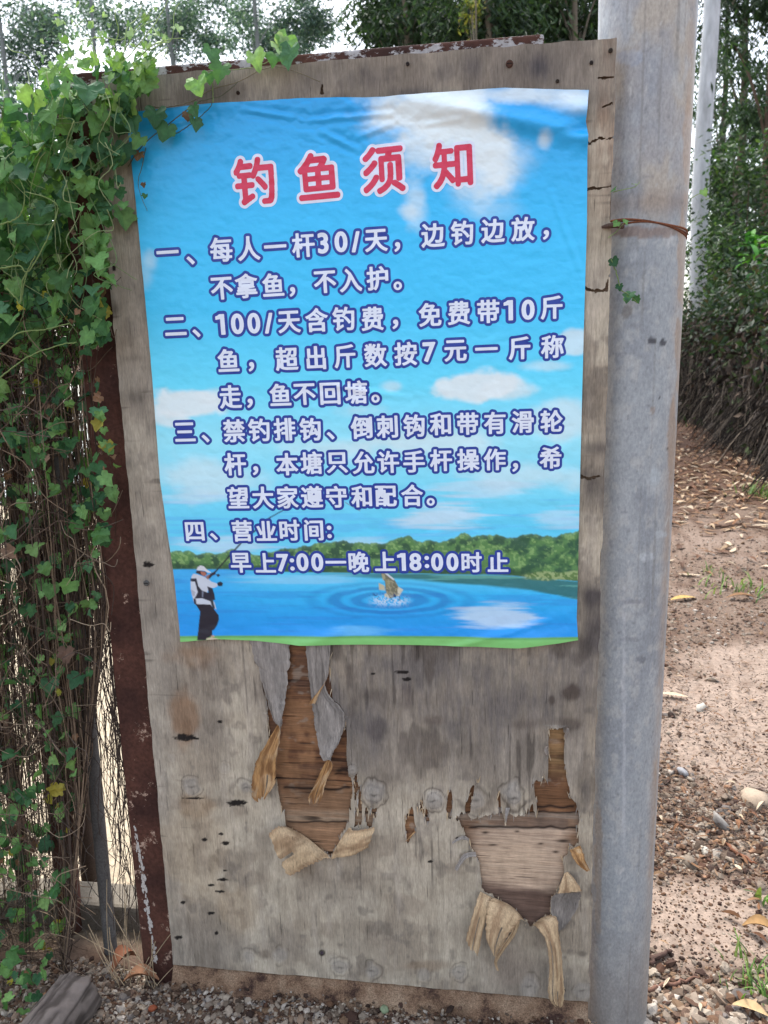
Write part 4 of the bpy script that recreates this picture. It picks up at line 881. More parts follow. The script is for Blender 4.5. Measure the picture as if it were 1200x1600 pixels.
def put(acc, ch, cx, cy, em, ang, iso, lift, colr, sx=1.0, sw=1.0, step=.02, rnd=0.0):
    D, gx_, gy_ = field(ch, sx, sw, step, rnd=rnd)
    V2, q, t, _ = march(D, gx_, gy_, iso)
    c0 = P2W(cx, cy, -.004); e = .001
    a0 = W2P(c0); a1 = W2P(c0 + [e, 0, 0]); a2 = W2P(c0 + [0, 0, e])
    scl = math.sqrt(abs((a1[0] - a0[0]) * (a2[1] - a0[1]) - (a1[1] - a0[1]) * (a2[0] - a0[0]))) / e
    k = em / scl; ca, sa = math.cos(ang), math.sin(ang)
    X = c0[0] + k * (V2[:, 0] * ca - V2[:, 1] * sa); Z = c0[2] + k * (V2[:, 0] * sa + V2[:, 1] * ca)
    px, py = bpx(X, Z, -.004)
    V = np.stack([X, -pdisp(px, py) - lift, Z], 1)
    acc.add(V, q, t, lin(colr))
LINES = [
    (39.5, [('一', 262, 394), ('、', 298, 407), ('每', 345.7, 390), ('人', 388.5, 388), ('一', 430, 385), ('杆', 474, 383), ('3', 505, 380), ('0', 533, 378), ('/', 556, 378), ('天', 588, 376), ('，', 621, 386), ('边', 676.5, 368), ('钓', 722, 364), ('边', 770, 361), ('放', 817, 358), ('，', 853, 367)]),
    (39, [('不', 346.7, 450.7), ('拿', 385, 446.7), ('鱼', 426.7, 445), ('，', 457, 456), ('不', 508, 440.7), ('入', 548, 438), ('护', 590, 435), ('。', 621.7, 446.7)]),
    (39, [('二', 274, 510), ('、', 307.3, 520.7), ('1', 346, 507), ('0', 371, 506), ('0', 396.7, 505), ('/', 420, 505), ('天', 452, 503), ('含', 495, 500), ('钓', 537, 498), ('费', 582, 498), ('，', 618, 506.7), ('免', 672, 491.7), ('费', 717, 489), ('带', 763, 486.7), ('1', 796, 485), ('0', 825, 484), ('斤', 861.7, 480.7)]),
    (38.5, [('鱼', 356.7, 563), ('，', 393, 573), ('超', 448, 560.7), ('出', 494, 559), ('斤', 539, 556.7), ('数', 587, 555), ('按', 634, 552.7), ('7', 670.7, 550), ('元', 711.7, 548), ('一', 760, 545), ('斤', 811.7, 544), ('称', 863, 541.7)]),
    (38, [('走', 360, 620), ('，', 390.7, 630), ('鱼', 438, 616.7), ('不', 476, 616), ('回', 516, 615), ('塘', 556.7, 612.7), ('。', 587, 622.7)]),
    (37.5, [('三', 289, 675), ('、', 321.7, 685), ('禁', 366, 673), ('钓', 405, 671.7), ('排', 445, 670.7), ('钩', 485, 670.7), ('、', 517, 680.7), ('倒', 565, 668), ('刺', 605, 666.5), ('钩', 647, 665), ('和', 688, 662.7), ('带', 730.7, 662), ('有', 773, 660.7), ('滑', 816.7, 659), ('轮', 861.7, 658)]),
    (37, [('杆', 368, 725), ('，', 400, 735), ('本', 449, 725), ('塘', 487, 723), ('只', 527, 722.7), ('允', 568, 722.7), ('许', 606.7, 721.7), ('手', 647, 721), ('杆', 689, 719), ('操', 731.7, 718), ('作', 773, 717.7), ('，', 805, 730), ('希', 860, 715)]),
    (36.5, [('望', 373, 777), ('大', 411.7, 777), ('家', 450, 776.7), ('遵', 488, 776), ('守', 526, 776), ('和', 565, 775.7), ('配', 603, 775), ('合', 644, 774), ('。', 673, 784)]),
    (35.5, [('四', 305, 830), ('、', 335, 838), ('营', 379, 829), ('业', 416.7, 829), ('时', 453, 828), ('间', 490.7, 828), (':', 515, 830.7)]),
    (35, [('早', 376.7, 879), ('上', 415, 879), ('7', 442, 879), (':', 457, 881.5), ('0', 473, 878), ('0', 496, 878), ('一', 525, 878), ('晚', 560.7, 878), ('上', 601.7, 877), ('1', 629, 878), ('8', 649, 878), (':', 667, 878), ('0', 683, 878), ('0', 707, 878), ('时', 737, 878), ('止', 778, 878)]),
]
for em, chars in LINES:
    ln_ = Acc()
    full = [c_ for c_ in chars if c_[0] not in '、，。:']
    p0 = P2W(full[0][1], full[0][2]); p1 = P2W(full[-1][1], full[-1][2]); ang = math.atan2(p1[2] - p0[2], p1[0] - p0[0])
    for ch, x, y in chars:
        dig = ch in '0123456789:/'
        sx_ = .8 if dig else .7; e2 = em * (1.06 if dig else .97)
        put(ln_, ch, x, y, e2, ang, .135, .0004, (24, 56, 150), 1.0, .97, .024)
        put(ln_, ch, x, y, e2, ang, .014 if ch == '1' else .030 if dig else .022, .0007, (222, 230, 244), sx_, .97, .02)
    ln_.build('text_line', M['ink'], poster)
to = Acc()
for ch, x, y, em in [('钓', 397, 283, 74), ('鱼', 497, 275, 76), ('须', 599, 266, 76), ('知', 707, 258, 74)]:
    put(to, ch, x, y, em, .035, .118, .0004, (222, 228, 244), 1, .95, .02, .024); put(to, ch, x, y, em, .035, .054, .0007, (208, 44, 80), 1, .95, .016, .024)
to.build('title_lettering', M['ink'], poster)

# ------------------------------------------------------------------ rusty steel frame behind the board
frame = thing('signboard_stand', 'rusty dark brown steel stand carrying the plywood, pale paint flaking off', 'stand')
uL = P2W(141, 700, .019)[0]
def rbox(x0, x1, y0, y1, z0, z1, nm, m_, nseg=60, ax=2, jag=.0):
    V, Q = boxv(x0, x1, y0, y1, z0, z1)
    me = mk(nm, V, [Q], m_, parent=frame)
    bv = me.modifiers.new('bevel', 'BEVEL'); bv.width = .004; bv.segments = 2
    return me
rbox(uL, uL + .098, .0185, .075, GZ - .05, 1.79, 'upright', M['steel'])
xe = P2W(850, 70, .0185)[0]
rbox(-.06, xe, .0185, .06, 1.79, 1.838 + .012, 'top_rail', M['rail'])
def sandy(m, N, L, src, tc):
    n = N.new('ShaderNodeTexNoise'); n.inputs['Scale'].default_value = 11; n.inputs['Detail'].default_value = 7; n.inputs['Roughness'].default_value = .7
    L.new(tc.outputs['Object'], n.inputs['Vector'])
    r = N.new('ShaderNodeValToRGB'); e = r.color_ramp.elements; e[0].position = .40; e[0].color = (.06, .035, .028, 1); e[1].position = .66; e[1].color = (.33, .235, .16, 1)
    k = r.color_ramp.elements.new(.50); k.color = (.22, .14, .09, 1)
    L.new(n.outputs['Fac'], r.inputs[0]); return r.outputs[0]
M['sill'] = mat('sandy_rust', col=(.3, .2, .12), attr=False, rough=.95, spec=.1, nscale=(380, 380, 380), namt=.6, bump=1.0, bdist=.005, extra=sandy)
nb_ = 160; xx = np.linspace(uL + .082, BW - .004, nb_); zt = .012 + 0 * xx; prof = np.array([(.0185, .012), (.002, -.002), (-.008, -.018), (-.018, -.040), (-.036, -.082)])
Vb_ = np.array([[x, p[0] + (.004 + .01 * (k > 2)) * (fbm(x * 26, k * 3., 2, 3) - .5) * 2, p[1] + .009 * (k > 1) * (fbm(x * 18, k * 2. + 9, 3, 3) - .5) * 2] for k, p in enumerate(prof) for x in xx])
a = (np.arange(4)[:, None] * nb_ + np.arange(nb_ - 1)[None]).ravel()
mk('bottom_rail', Vb_, [np.stack([a, a + nb_, a + nb_ + 1, a + 1], 1)], M['sill'], parent=frame, smooth=True)
# pale paint left along the upright's outer edge
A = Acc()
for k in range(150):
    py = rng.uniform(1290, 1505); x = np.interp(py, [1290, 1505], [208, 240]) + rng.normal(0, 1.6) + 3
    p = P2W(x, py, .0175); r_ = rng.uniform(.0015, .0045); th = np.arange(7) * 2 * np.pi / 7; rr = r_ * rng.uniform(.5, 1.2, 7)
    V = np.stack([p[0] + rr * np.cos(th) * .7, np.full(7, .0176 + k * 2e-6), p[2] + rr * np.sin(th) * 1.6], 1)
    A.add(np.concatenate([V, [[p[0], .0172 + k * 2e-6, p[2]]]]), T=np.stack([np.arange(7), (np.arange(7) + 1) % 7, np.full(7, 7)], 1), C=lin([176, 170, 164]))
fl = A.build('paint_flakes', M['attr_rough'], frame); fl['kind'] = 'stuff'

# ------------------------------------------------------------------ galvanised pole with a wire band
pole = thing('steel_pole', 'thick round galvanised grey steel pole standing at the right edge of the plywood', 'pole')
def pole_axis():
    yb, yt = .076, .092
    out = []
    for py, x0, x1, Y in [(0, 931, 1092, yt), (800, 926, 1049, (yb + yt) / 2), (1590, 905, 1010, yb)]:
        a0, a1 = P2W(x0, py, Y), P2W(x1, py, Y); out.append(((a0 + a1) / 2, (a1[0] - a0[0]) / 2 * .985))
    return out
pa = pole_axis()
zz = np.array([p[0][2] for p in pa]); axx = np.array([p[0][0] for p in pa]); rr_ = np.array([p[1] for p in pa]); yy_ = np.array([p[0][1] for p in pa])
zz, axx, rr_, yy_ = zz[::-1], axx[::-1], rr_[::-1], yy_[::-1]
pf = lambda Z, A_: np.polyval(np.polyfit(zz, A_, 1), Z)
nzp, nth = 700, 160
Zp = np.linspace(GZ - .1, 2.9, nzp); th = np.arange(nth) * 2 * np.pi / nth
ZZ, TH = np.meshgrid(Zp, th, indexing='ij')
rad = pf(ZZ, rr_); dent = .0012 * (fbm(np.cos(TH) * 2 + 5, ZZ * 3, 401, 3) - .5)
XP = pf(ZZ, axx) + (rad + dent) * np.cos(TH); YP = pf(ZZ, yy_) + (rad + dent) * np.sin(TH)
pxp, pyp = W2P(np.stack([XP, YP, ZZ], -1))
u_ = TH * .08
n1 = fbm(u_ * 14, ZZ * 5, 411, 5); n2 = fbm(u_ * 60, ZZ * 45, 415, 4); sp1 = fbm(u_ * 160, ZZ * 120, 419, 2)
c = np.broadcast_to(lin([152, 157, 160]), ZZ.shape + (3,)).copy()
c = mixc(c, lin([138, 143, 148]), ss(n1, .42, .62) * .8); c = mixc(c, lin([176, 176, 173]), ss(n2, .52, .7) * .5)
up = ss(ZZ + .25 * (n1 - .5), 1.52, 1.66)
c = mixc(c, lin([172, 162, 148]), up * ss(fbm(u_ * 12, ZZ * 7, 421, 5), .35, .6) * .85); c = mixc(c, lin([146, 149, 155]), up * ss(fbm(u_ * 16 + 4, ZZ * 9, 423, 5), .48, .64) * .6)
# tan seam of road dust running down the right side, as in the pole's own weathering
seam = np.exp(-((TH - (2 * np.pi - .62)) / .20) ** 2) * ss(-(fbm(u_ * 3, ZZ * 2.5, 427, 3)), -.75, -.35)
c = mixc(c, lin([154, 134, 116]), np.clip(seam * (.45 + 1.1 * n2) * (.35 + .65 * ss(ZZ, .1, .7)), 0, .85))
c = mixc(c, lin([170, 174, 176]), ss(fbm(u_ * 40, ZZ * 24, 431, 5), .60, .76) * .45)
c = mixc(c, lin([104, 106, 112]), ss(sp1, .72, .84) * .4)
for (x, y, rx, ry, k, co) in [(1020, 532, 8, 7, .9, (64, 64, 70)), (1035, 535, 6, 6, .9, (60, 60, 66)), (980, 487, 8, 10, .5, (110, 100, 90)), (1030, 623, 2, 2, .9, (40, 40, 44)), (1043, 702, 2, 2, .9, (36, 36, 40)), (1022, 745, 9, 14, .7, (170, 178, 182)), (1030, 835, 12, 5, .7, (172, 178, 182)), (1012, 870, 12, 7, .8, (176, 182, 186)), (1020, 640, 4, 6, .5, (140, 116, 96)), (990, 400, 10, 8, .5, (170, 174, 178)), (1002, 1030, 8, 5, .6, (84, 90, 102)), (985, 90, 22, 14, .5, (150, 160, 176)), (1000, 362, 70, 9, .6, (120, 92, 74)), (1062, 560, 7, 60, .6, (150, 126, 104)), (1050, 700, 7, 70, .6, (150, 128, 108)), (1066, 420, 8, 80, .6, (158, 134, 112)), (1075, 240, 8, 90, .5, (166, 140, 116)), (935, 1350, 6, 120, .5, (150, 136, 120)), (990, 940, 16, 3, .5, (120, 122, 128)), (985, 1000, 18, 3, .5, (116, 120, 126)), (1000, 780, 14, 20, .4, (124, 128, 134)), (1012, 905, 4, 60, .4, (120, 124, 130)), (975, 1140, 3, 200, .45, (184, 186, 190))]:
    q = np.exp(-((pxp - x) / rx) ** 2 - ((pyp - y) / ry) ** 2) * (.5 + n2) + .35 * (n2 - .5)
    fr_ = (np.sin(TH) < .1)
    c = mixc(c, lin(co), ss(q, .3, .5) * k * fr_)
drp = ss(vn(TH * 26, ZZ * 2.2, 433), .72, .9) * ss(fbm(TH * 3, ZZ * 4, 435, 3), .45, .6); c = mixc(c, lin([112, 108, 104]), drp * .45)
scr = ss(vn(TH * 9 + ZZ * 22, ZZ * 60 - TH * 7, 437), .90, .95) * ss(fbm(TH * 4, ZZ * 6, 439, 2), .5, .62); c = mixc(c, lin([190, 190, 188]), scr * .5)
c = mixc(c, lin([132, 120, 108]), (1 - ss(ZZ + .1 * (n2 - .5), -.05, .28)) * .55)
c = mixc(c, lin([104, 76, 58]), np.exp(-((ZZ - 1.575) / .018) ** 2) * .35)
Q = (np.arange(nzp - 1)[:, None] * nth + np.arange(nth)[None]); Qn = (np.arange(nzp - 1)[:, None] * nth + (np.arange(nth)[None] + 1) % nth)
Q = np.stack([Q.ravel(), Qn.ravel(), Qn.ravel() + nth, Q.ravel() + nth], 1)
mk('shaft', np.stack([XP, YP, ZZ], -1).reshape(-1, 3), [Q], mat('galvanised_steel', rough=.55, spec=.45, metallic=.12, nscale=(240, 240, 130), namt=.2, bump=.25, bscale=(150, 150, 90), bdist=.002), c.reshape(-1, 3), pole, smooth=True)
zb = P2W(1010, 348, pf(1.58, yy_) - .09)[2]
A = Acc(); tb = np.linspace(-np.pi * 1.02, np.pi * .2, 60)
for k, dz in enumerate((.0, .0026, .0052)):
    rb = pf(zb, rr_) + .0004
    P = np.stack([pf(zb, axx) + rb * np.cos(tb), pf(zb, yy_) + rb * np.sin(tb), zb + dz + .003 * np.sin(tb * 3 + k) - .008 * np.cos(tb) - .012 * np.sin(tb) - .012], 1)
    V, Q, T = tube(P, .0017, 6); A.add(V, Q, T, lin([(112, 70, 50), (96, 62, 48), (124, 80, 58), (88, 58, 46)][k]))
tail = np.array([P2W(973, 354, .012), P2W(962, 352, -.004), P2W(950, 353, -.006), P2W(940, 355, -.004)])
V, Q, T = tube(tail, [.004, .0045, .004, .002], 8); A.add(V, Q, T, lin([84, 68, 60]))
A.build('wire_band', M['attr_rough'], pole)

# ------------------------------------------------------------------ fence on the left with its vine
fence = thing('wire_fence', 'old wire fence of thin pipes and mesh left of the plywood, overgrown', 'fence')
def vpost(px, py, Y, r, z0, z1, nm, col, n=14, m_='attr_rough'):
    p = P2W(px, py, Y); zs_ = np.linspace(z0, z1, 40); k = rng.normal(0, 1, 2)
    V, Q, T = tube(np.stack([p[0] + .004 * np.sin(zs_ * 3 + k[0]), np.full(40, Y) + .003 * np.sin(zs_ * 4 + k[1]), zs_], 1), r, n)
    cc = lin(col) * (.7 + .6 * fbm(V[:, 0] * 30, V[:, 2] * 9, 17, 3))[:, None]
    o = mk(nm, V, [Q, T], M[m_], cc, fence, smooth=True)
    return o
vpost(165, 1380, .10, .0155, GZ - .05, 1.45, 'pipe', (96, 94, 92))['label'] = 'thin grey galvanised pipe'
vpost(96, 1300, .16, .028, GZ - .05, 1.75, 'post', (84, 58, 50))['label'] = 'rusty red-brown post'
vpost(128, 1250, .30, .022, GZ - .05, 1.6, 'post', (66, 56, 50))['label'] = 'thin dark post'
vpost(20, 1250, .22, .020, GZ - .05, 1.6, 'post', (70, 60, 54))['label'] = 'dark post at the far left'
p0 = P2W(-60, 190, .12); p1 = P2W(150, 182, .12)
V, Q, T = tube(np.linspace(p0, p1, 20), .011, 12); mk('rail', V, [Q, T], M['attr_rough'], np.broadcast_to(lin([150, 146, 150]), (len(V), 3)), fence, smooth=True)
A = Acc()                                        # the mesh itself: twisted hexagon wire
y_w = .085
x0w = P2W(-160, 1000, y_w)[0]; x1w = uL + .02
for s in (1, -1):
    for k in np.arange(-1.9, 1.9, .055):
        t = np.linspace(0, 1.78, 66); x = x0w + .25 + k + s * (t * .55) * 1.0; ok = (x > x0w) & (x < x1w)
        if ok.sum() < 4: continue
        P = np.stack([x + .006 * np.sin(t * 70), y_w + .004 * np.sin(t * 40 + k), GZ + .03 + t], 1)[ok]
        V, Q, T = tube(P, .0009, 3, False); A.add(V, Q, C=lin([92, 86, 82]))
wm = A.build('wire_mesh', M['stem'], fence); wm['kind'] = 'stuff'
# concrete beam and log on the ground behind and beside it
ba = P2W(120, 1412, .16); bb = P2W(245, 1480, .16); V, Q = boxv(ba[0] - .25, bb[0] + .06, .16, .25, bb[2], ba[2])
bm = mk('weathered_beam', V, [Q], M['attr_rough'], np.broadcast_to(lin([112, 106, 96]), (8, 3))); bv = bm.modifiers.new('bevel', 'BEVEL'); bv.width = .01; bv.segments = 2
tag(bm, 'low grey weathered beam behind the thin pipe at the foot of the fence', 'beam')
lp = P2G(95, 1600, GZ); zl = np.linspace(0, 1, 14); A = Acc()
ax0 = P2G(45, 1660) + np.array([0, 0, .0]); ax1 = P2W(128, 1545, -.05)
P = ax0 + (ax1 - ax0) * zl[:, None]
P = np.concatenate([P[:1] + (P[-1] - P[0]) * k for k in np.linspace(0, 1, 40)]); zl = np.linspace(0, 1, 40)
V, Q, T = tube(P, .064 * np.where(zl > .96, .86, 1) * (1 - .1 * zl), 72)
V = V + .006 * (np.stack([fbm(V[:, 0] * 40, V[:, 2] * 40, 3, 3), fbm(V[:, 0] * 40 + 9, V[:, 2] * 40, 5, 3), fbm(V[:, 1] * 40 + 3, V[:, 2] * 40, 7, 3)], 1) - .5) * 2
an = (np.arange(len(V)) % 72) / 72 * 6.283; an = np.abs(an - 3.1416)
gl_ = fbm(an * 6 + 2.5 * fbm(V[:, 2] * 14, V[:, 1] * 9, 5, 2), V[:, 1] * 22, 13, 4); lc = mixc(np.broadcast_to(lin([112, 103, 97]), V.shape), lin([74, 67, 62]), ss(gl_, .40, .66)); lc = mixc(lc, lin([52, 46, 43]), ss(vn(an * 13, V[:, 2] * 5, 14), .7, .85)); V = V - (V - P.mean(0)) * (.05 * ss(gl_, .5, .62))[:, None]
lg = mk('log_stub', V - ax0, [Q, T], M['bark'], lc, smooth=True); lg.location = ax0; tag(lg, 'weathered grey round log stub leaning at the foot of the fence', 'log')
# vine
def smoothpath(P, n):
    P = np.asarray(P, float); t = np.linspace(0, len(P) - 1 - 1e-6, n); i = t.astype(int); f = (t - i)[:, None]
    g = lambda j: P[np.clip(j, 0, len(P) - 1)]
    return .5 * (2 * g(i) + (g(i + 1) - g(i - 1)) * f + (2 * g(i - 1) - 5 * g(i) + 4 * g(i + 1) - g(i + 2)) * f ** 2 + (3 * g(i) - g(i - 1) - 3 * g(i + 1) + g(i + 2)) * f ** 3)
vine = thing('climbing_vine', 'green lobed-leaf climbing vine covering the old fence and the board corner', 'vine')
LO = np.array([(0, .02), (.09, -.13), (.25, -.21), (.42, -.14), (.52, .02), (.45, .16), (.59, .31), (.52, .45), (.36, .49), (.29, .64), (.14, .80), (0, .94)])
LOF = np.concatenate([LO, LO[-2:0:-1] * [-1, 1]])
NL = len(LOF)
ring = LOF.copy()
LFV = np.concatenate([ring, ring * .55 + [0, .14], [[0, .25]]])
LFT = np.concatenate([np.concatenate([np.stack([np.arange(NL), (np.arange(NL) + 1) % NL, NL + (np.arange(NL) + 1) % NL], 1), np.stack([np.arange(NL), NL + (np.arange(NL) + 1) % NL, NL + np.arange(NL)], 1)]), np.stack([NL + np.arange(NL), NL + (np.arange(NL) + 1) % NL, np.full(NL, 2 * NL)], 1)])
def vleaf(acc, p, size, col, yaw=None, pitch=None, roll=None):
    jt = rng.normal(0, .028, LFV.shape); jt[NL:] *= .4; asym = rng.normal(0, .10)
    x, y = LFV[:, 0] * rng.uniform(.82, 1.12) * (1 + asym * np.sign(LFV[:, 0])) + jt[:, 0], LFV[:, 1] + jt[:, 1]
    fold = rng.uniform(.05, .55); cup = rng.uniform(-.5, .25); wav = rng.uniform(0, .07)
    zl = fold * np.abs(x) + cup * (y - .3) ** 2 + wav * np.sin(9 * y + 7 * x + rng.uniform(0, 6))
    V = np.stack([x, -zl * 1.0, -y], 1) * size               # hangs tip down, face towards -Y
    yaw = rng.normal(0, .7) if yaw is None else yaw; pitch = rng.normal(.35, .45) if pitch is None else pitch; roll = rng.normal(0, .5) if roll is None else roll
    Rm = np.array(Matrix.Rotation(yaw, 3, 'Z') @ Matrix.Rotation(-pitch, 3, 'X') @ Matrix.Rotation(roll, 3, 'Y'))
    vein = 1 + .16 * (np.r_[np.zeros(NL), np.zeros(NL), 1.0]) - .06 * np.r_[np.ones(NL), np.zeros(NL), 0]
    acc.add(V @ Rm.T + p, T=LFT, C=np.clip(np.asarray(col)[None] * vein[:, None], 0, 1))
VG = [(78, 120, 70), (64, 106, 66), (96, 136, 78), (52, 90, 60), (108, 148, 88), (74, 114, 80)]
VL = [(112, 150, 86), (100, 140, 80), (122, 156, 94)]; VY = [(176, 168, 62), (160, 160, 70), (150, 140, 60)]; VB = [(122, 92, 70), (104, 78, 58)]
def rbound(y):
    return np.interp(y, [20, 60, 90, 120, 150, 180, 230, 300, 340, 370, 420, 480, 560, 650, 760, 860, 1000, 1150, 1300, 1500], [150, 205, 250, 235, 215, 195, 180, 190, 195, 170, 168, 165, 158, 170, 180, 165, 150, 125, 110, 90])
def lbound_top(x):
    return np.interp(x, [-200, 0, 40, 90, 140, 200, 260], [90, 190, 130, 95, 85, 80, 95])
leaves = Acc(); nleaf = 0
while nleaf < 2500:
    px, py = rng.uniform(-170, 260), rng.uniform(60, 1640)
    if py < lbound_top(px) or px > rbound(py) + 2: continue
    edge = ss(np.array(px), rbound(py) - 60, rbound(py) - 8)
    d = float(np.interp(py, [60, 450, 520, 620, 900, 1000, 1250, 1590], [.9, .9, .75, .6, .58, .55, .42, .42]))
    if px < 45 and py > 480: d = max(d, .42)
    if rng.uniform() > d: continue
    if px > 118 and py > 880 and rng.uniform() < .6: continue
    Y = rng.uniform(-.10, .10) if py < 520 else rng.uniform(-.03, .14)
    if px > 150: Y = -abs(Y) * .6 - .012
    if py > 1480 and px < 70: Y = -rng.uniform(.02, .14)
    k = rng.uniform(); pl = VG
    if k < .13: pl = VL
    elif k < .165 and py > 430: pl = VY
    elif k < .20 and py > 430: pl = VB
    if py < 150 and k < .5: pl = VL
    s = (.015 + .036 * rng.beta(1.4, 2.4)) * (1 if py < 520 else .82) * (.75 if py < 130 else 1)
    if pl is VB: s *= .6
    vleaf(leaves, P2W(px, py, Y), s, pal(1, pl)[0]); nleaf += 1
for k in range(420):                                  # inner, deeper leaves
    py = rng.uniform(110, 560); px = rng.uniform(-170, rbound(py) - 12)
    if py < lbound_top(px) + 25: continue
    vleaf(leaves, P2W(px, py, rng.uniform(.10, .30)), rng.uniform(.04, .065), pal(1, VG[:4])[0])
# leaves on the runner across the board's corner
for px, py, s, kind, yw, rl in [(262, 210, .034, 0, .3, .4), (303, 180, .026, 1, -.3, -.4), (243, 185, .036, 0, .2, .1), (348, 115, .036, 1, .2, .3), (308, 138, .034, 2, -.1, -.2), (326, 128, .022, 1, .5, 0), (330, 92, .030, 0, .9, .2), (397, 98, .036, 2, .1, -.3), (430, 80, .034, 3, .6, -.9), (455, 88, .042, 0, -.2, .1), (448, 70, .034, 0, .4, .5), (428, 98, .024, 1, .2, .2), (242, 128, .044, 0, -.4, .3), (205, 195, .036, 0, .2, -.2), (220, 228, .030, 0, .5, .6), (304, 200, .026, 0, .9, .1), (293, 190, .018, 4, .3, 0), (218, 252, .018, 4, 0, .3), (225, 300, .010, 4, 0, 0), (228, 318, .010, 0, 0, .2), (195, 240, .040, 0, .2, .2), (185, 255, .034, 0, 0, .5), (212, 150, .030, 1, .3, .2)]:
    vleaf(leaves, P2W(px, py - 14, -.022 - .02 * (py % 7) / 7), s, pal(1, [VG, VG[:2], VL, [(150, 178, 130)], VB][kind])[0], yw, .25, rl)
sprig = thing('vine_sprig', 'tiny green vine sprig creeping out between plywood and pole', 'vine')
sprl, vstems = Acc(), None
for px, py, s, kind in [(958, 300, .012, 0), (990, 293, .008, 2), (973, 350, .014, 2), (965, 352, .012, 2), (958, 410, .018, 0), (968, 450, .014, 0), (985, 462, .020, 0), (995, 468, .014, 0), (978, 470, .010, 2), (1099, 302, .014, 2)]:
    vleaf(sprl, P2W(px, py - 5, -.02), s, pal(1, [VG, VG, VL][kind])[0])
sprl.build('leaves', M['leaf'], sprig)
leaves.build('foliage', M['leaf'], vine)
stems = Acc()
def run(pts, r, col, Y=-.02, n=None, taper=.6):
    P = np.array([P2W(p[0], p[1], p[2] if len(p) > 2 else Y) for p in pts]); n = n or len(pts) * 6
    P = smoothpath(P, n); P += rng.normal(0, r * .3, P.shape)
    V, Q, T = tube(P, r * np.linspace(1, taper, n), 5, False); stems.add(V, Q, C=lin(col))
GS = (110, 132, 88)
run([(232, 165), (260, 168), (300, 158), (330, 140), (372, 128), (430, 104), (500, 128)], .0012, (112, 104, 88), -.012)
run([(200, 260), (225, 225), (262, 195), (310, 160), (345, 150), (372, 128)], .0011, (82, 84, 70), -.016)
run([(262, 215), (282, 205), (303, 190), (328, 168), (333, 150)], .0010, (76, 82, 66), -.018)
run([(333, 160), (332, 130), (328, 100), (322, 96)], .0011, (124, 140, 96), -.02)
run([(322, 112), (350, 110), (395, 105), (428, 92), (452, 78)], .0011, (120, 132, 92), -.02)
run([(228, 230), (222, 260), (216, 290), (230, 330)], .0008, (96, 100, 80), -.014)
for pts in [[(190, 100), (225, 60), (250, 25), (262, 0), (268, -25)], [(180, 110), (200, 70), (215, 45), (245, 30)], [(200, 105), (240, 70), (268, 62), (272, 20), (280, 5)], [(125, 65), (160, 58), (190, 62), (215, 40), (240, 10)], [(170, 90), (185, 50), (180, 20), (195, -5)], [(60, 110), (40, 85), (20, 80), (10, 70)], [(230, 100), (252, 80), (262, 75), (255, 92)], [(205, 70), (235, 78), (262, 62), (290, 60)], [(195, 80), (198, 45), (212, 30), (222, 10)], [(130, 70), (120, 45), (132, 30)], [(150, 95), (142, 60), (130, 52)]]:
    run([(x, y, -.03 - .05 * rng.uniform()) for x, y in pts], .0011, (142, 164, 112))
for pts in [[(0, 420), (30, 415), (42, 425), (60, 400), (90, 330), (75, 310), (40, 300)], [(10, 450), (25, 465), (32, 472), (42, 425)], [(32, 472), (35, 440), (42, 425), (55, 400)], [(0, 350), (20, 345), (35, 330), (38, 300), (30, 280)], [(0, 545), (30, 520), (70, 515), (110, 505)], [(0, 590), (40, 560), (90, 540), (120, 535)]]:
    run([(x, y, -.11) for x, y in pts], .0014, (128, 146, 92))
for k in range(60):                                   # green strands through the leaf mass and pale tips with tiny buds
    x, y = rng.uniform(-60, 190), rng.uniform(90, 430)
    run([(x + rng.normal(0, 30) * j * .3, y + j * rng.uniform(18, 42), -.05 - rng.uniform(0, .06)) for j in range(4)], .0010, GS if k % 3 else (148, 160, 116))
stems.build('runner', M['leaf'], vine); stems = Acc()
run([(958, 300), (975, 296), (992, 292), (1000, 284)], .0008, (140, 160, 110), -.02); run([(950, 372), (965, 360), (975, 348)], .0008, (130, 150, 100), -.02)
run([(955, 405), (965, 432), (970, 452), (985, 462), (996, 474)], .0012, (120, 140, 90), -.02); run([(1080, 310), (1092, 303), (1102, 300)], .0008, (150, 170, 110), .0)
stems.build('stem', M['leaf'], sprig)
tips = Acc()                                          # fine pale tip leaves above the fence
for k in range(170):
    px, py = rng.uniform(60, 285), rng.uniform(0, 110)
    if py < lbound_top(px) - 80 - 10 * rng.uniform() or (px > 215 and py > 70 and px > rbound(py)): continue
    if rng.uniform() > .35 + .65 * (py / 110): continue
    vleaf(tips, P2W(px, py, rng.uniform(-.09, .02)), rng.uniform(.006, .015), pal(1, [(122, 152, 104), (104, 138, 92), (142, 168, 124)])[0])
tips.build('young_leaves', M['leaf'], vine)
dry = thing('dry_vine_stems', 'tangled brown dry stems hanging over the fence below the green vine', 'dead vine')
ds = Acc(); DS = [(104, 88, 74), (84, 70, 60), (126, 108, 90), (66, 56, 50), (92, 80, 72), (140, 122, 102), (58, 48, 42)]
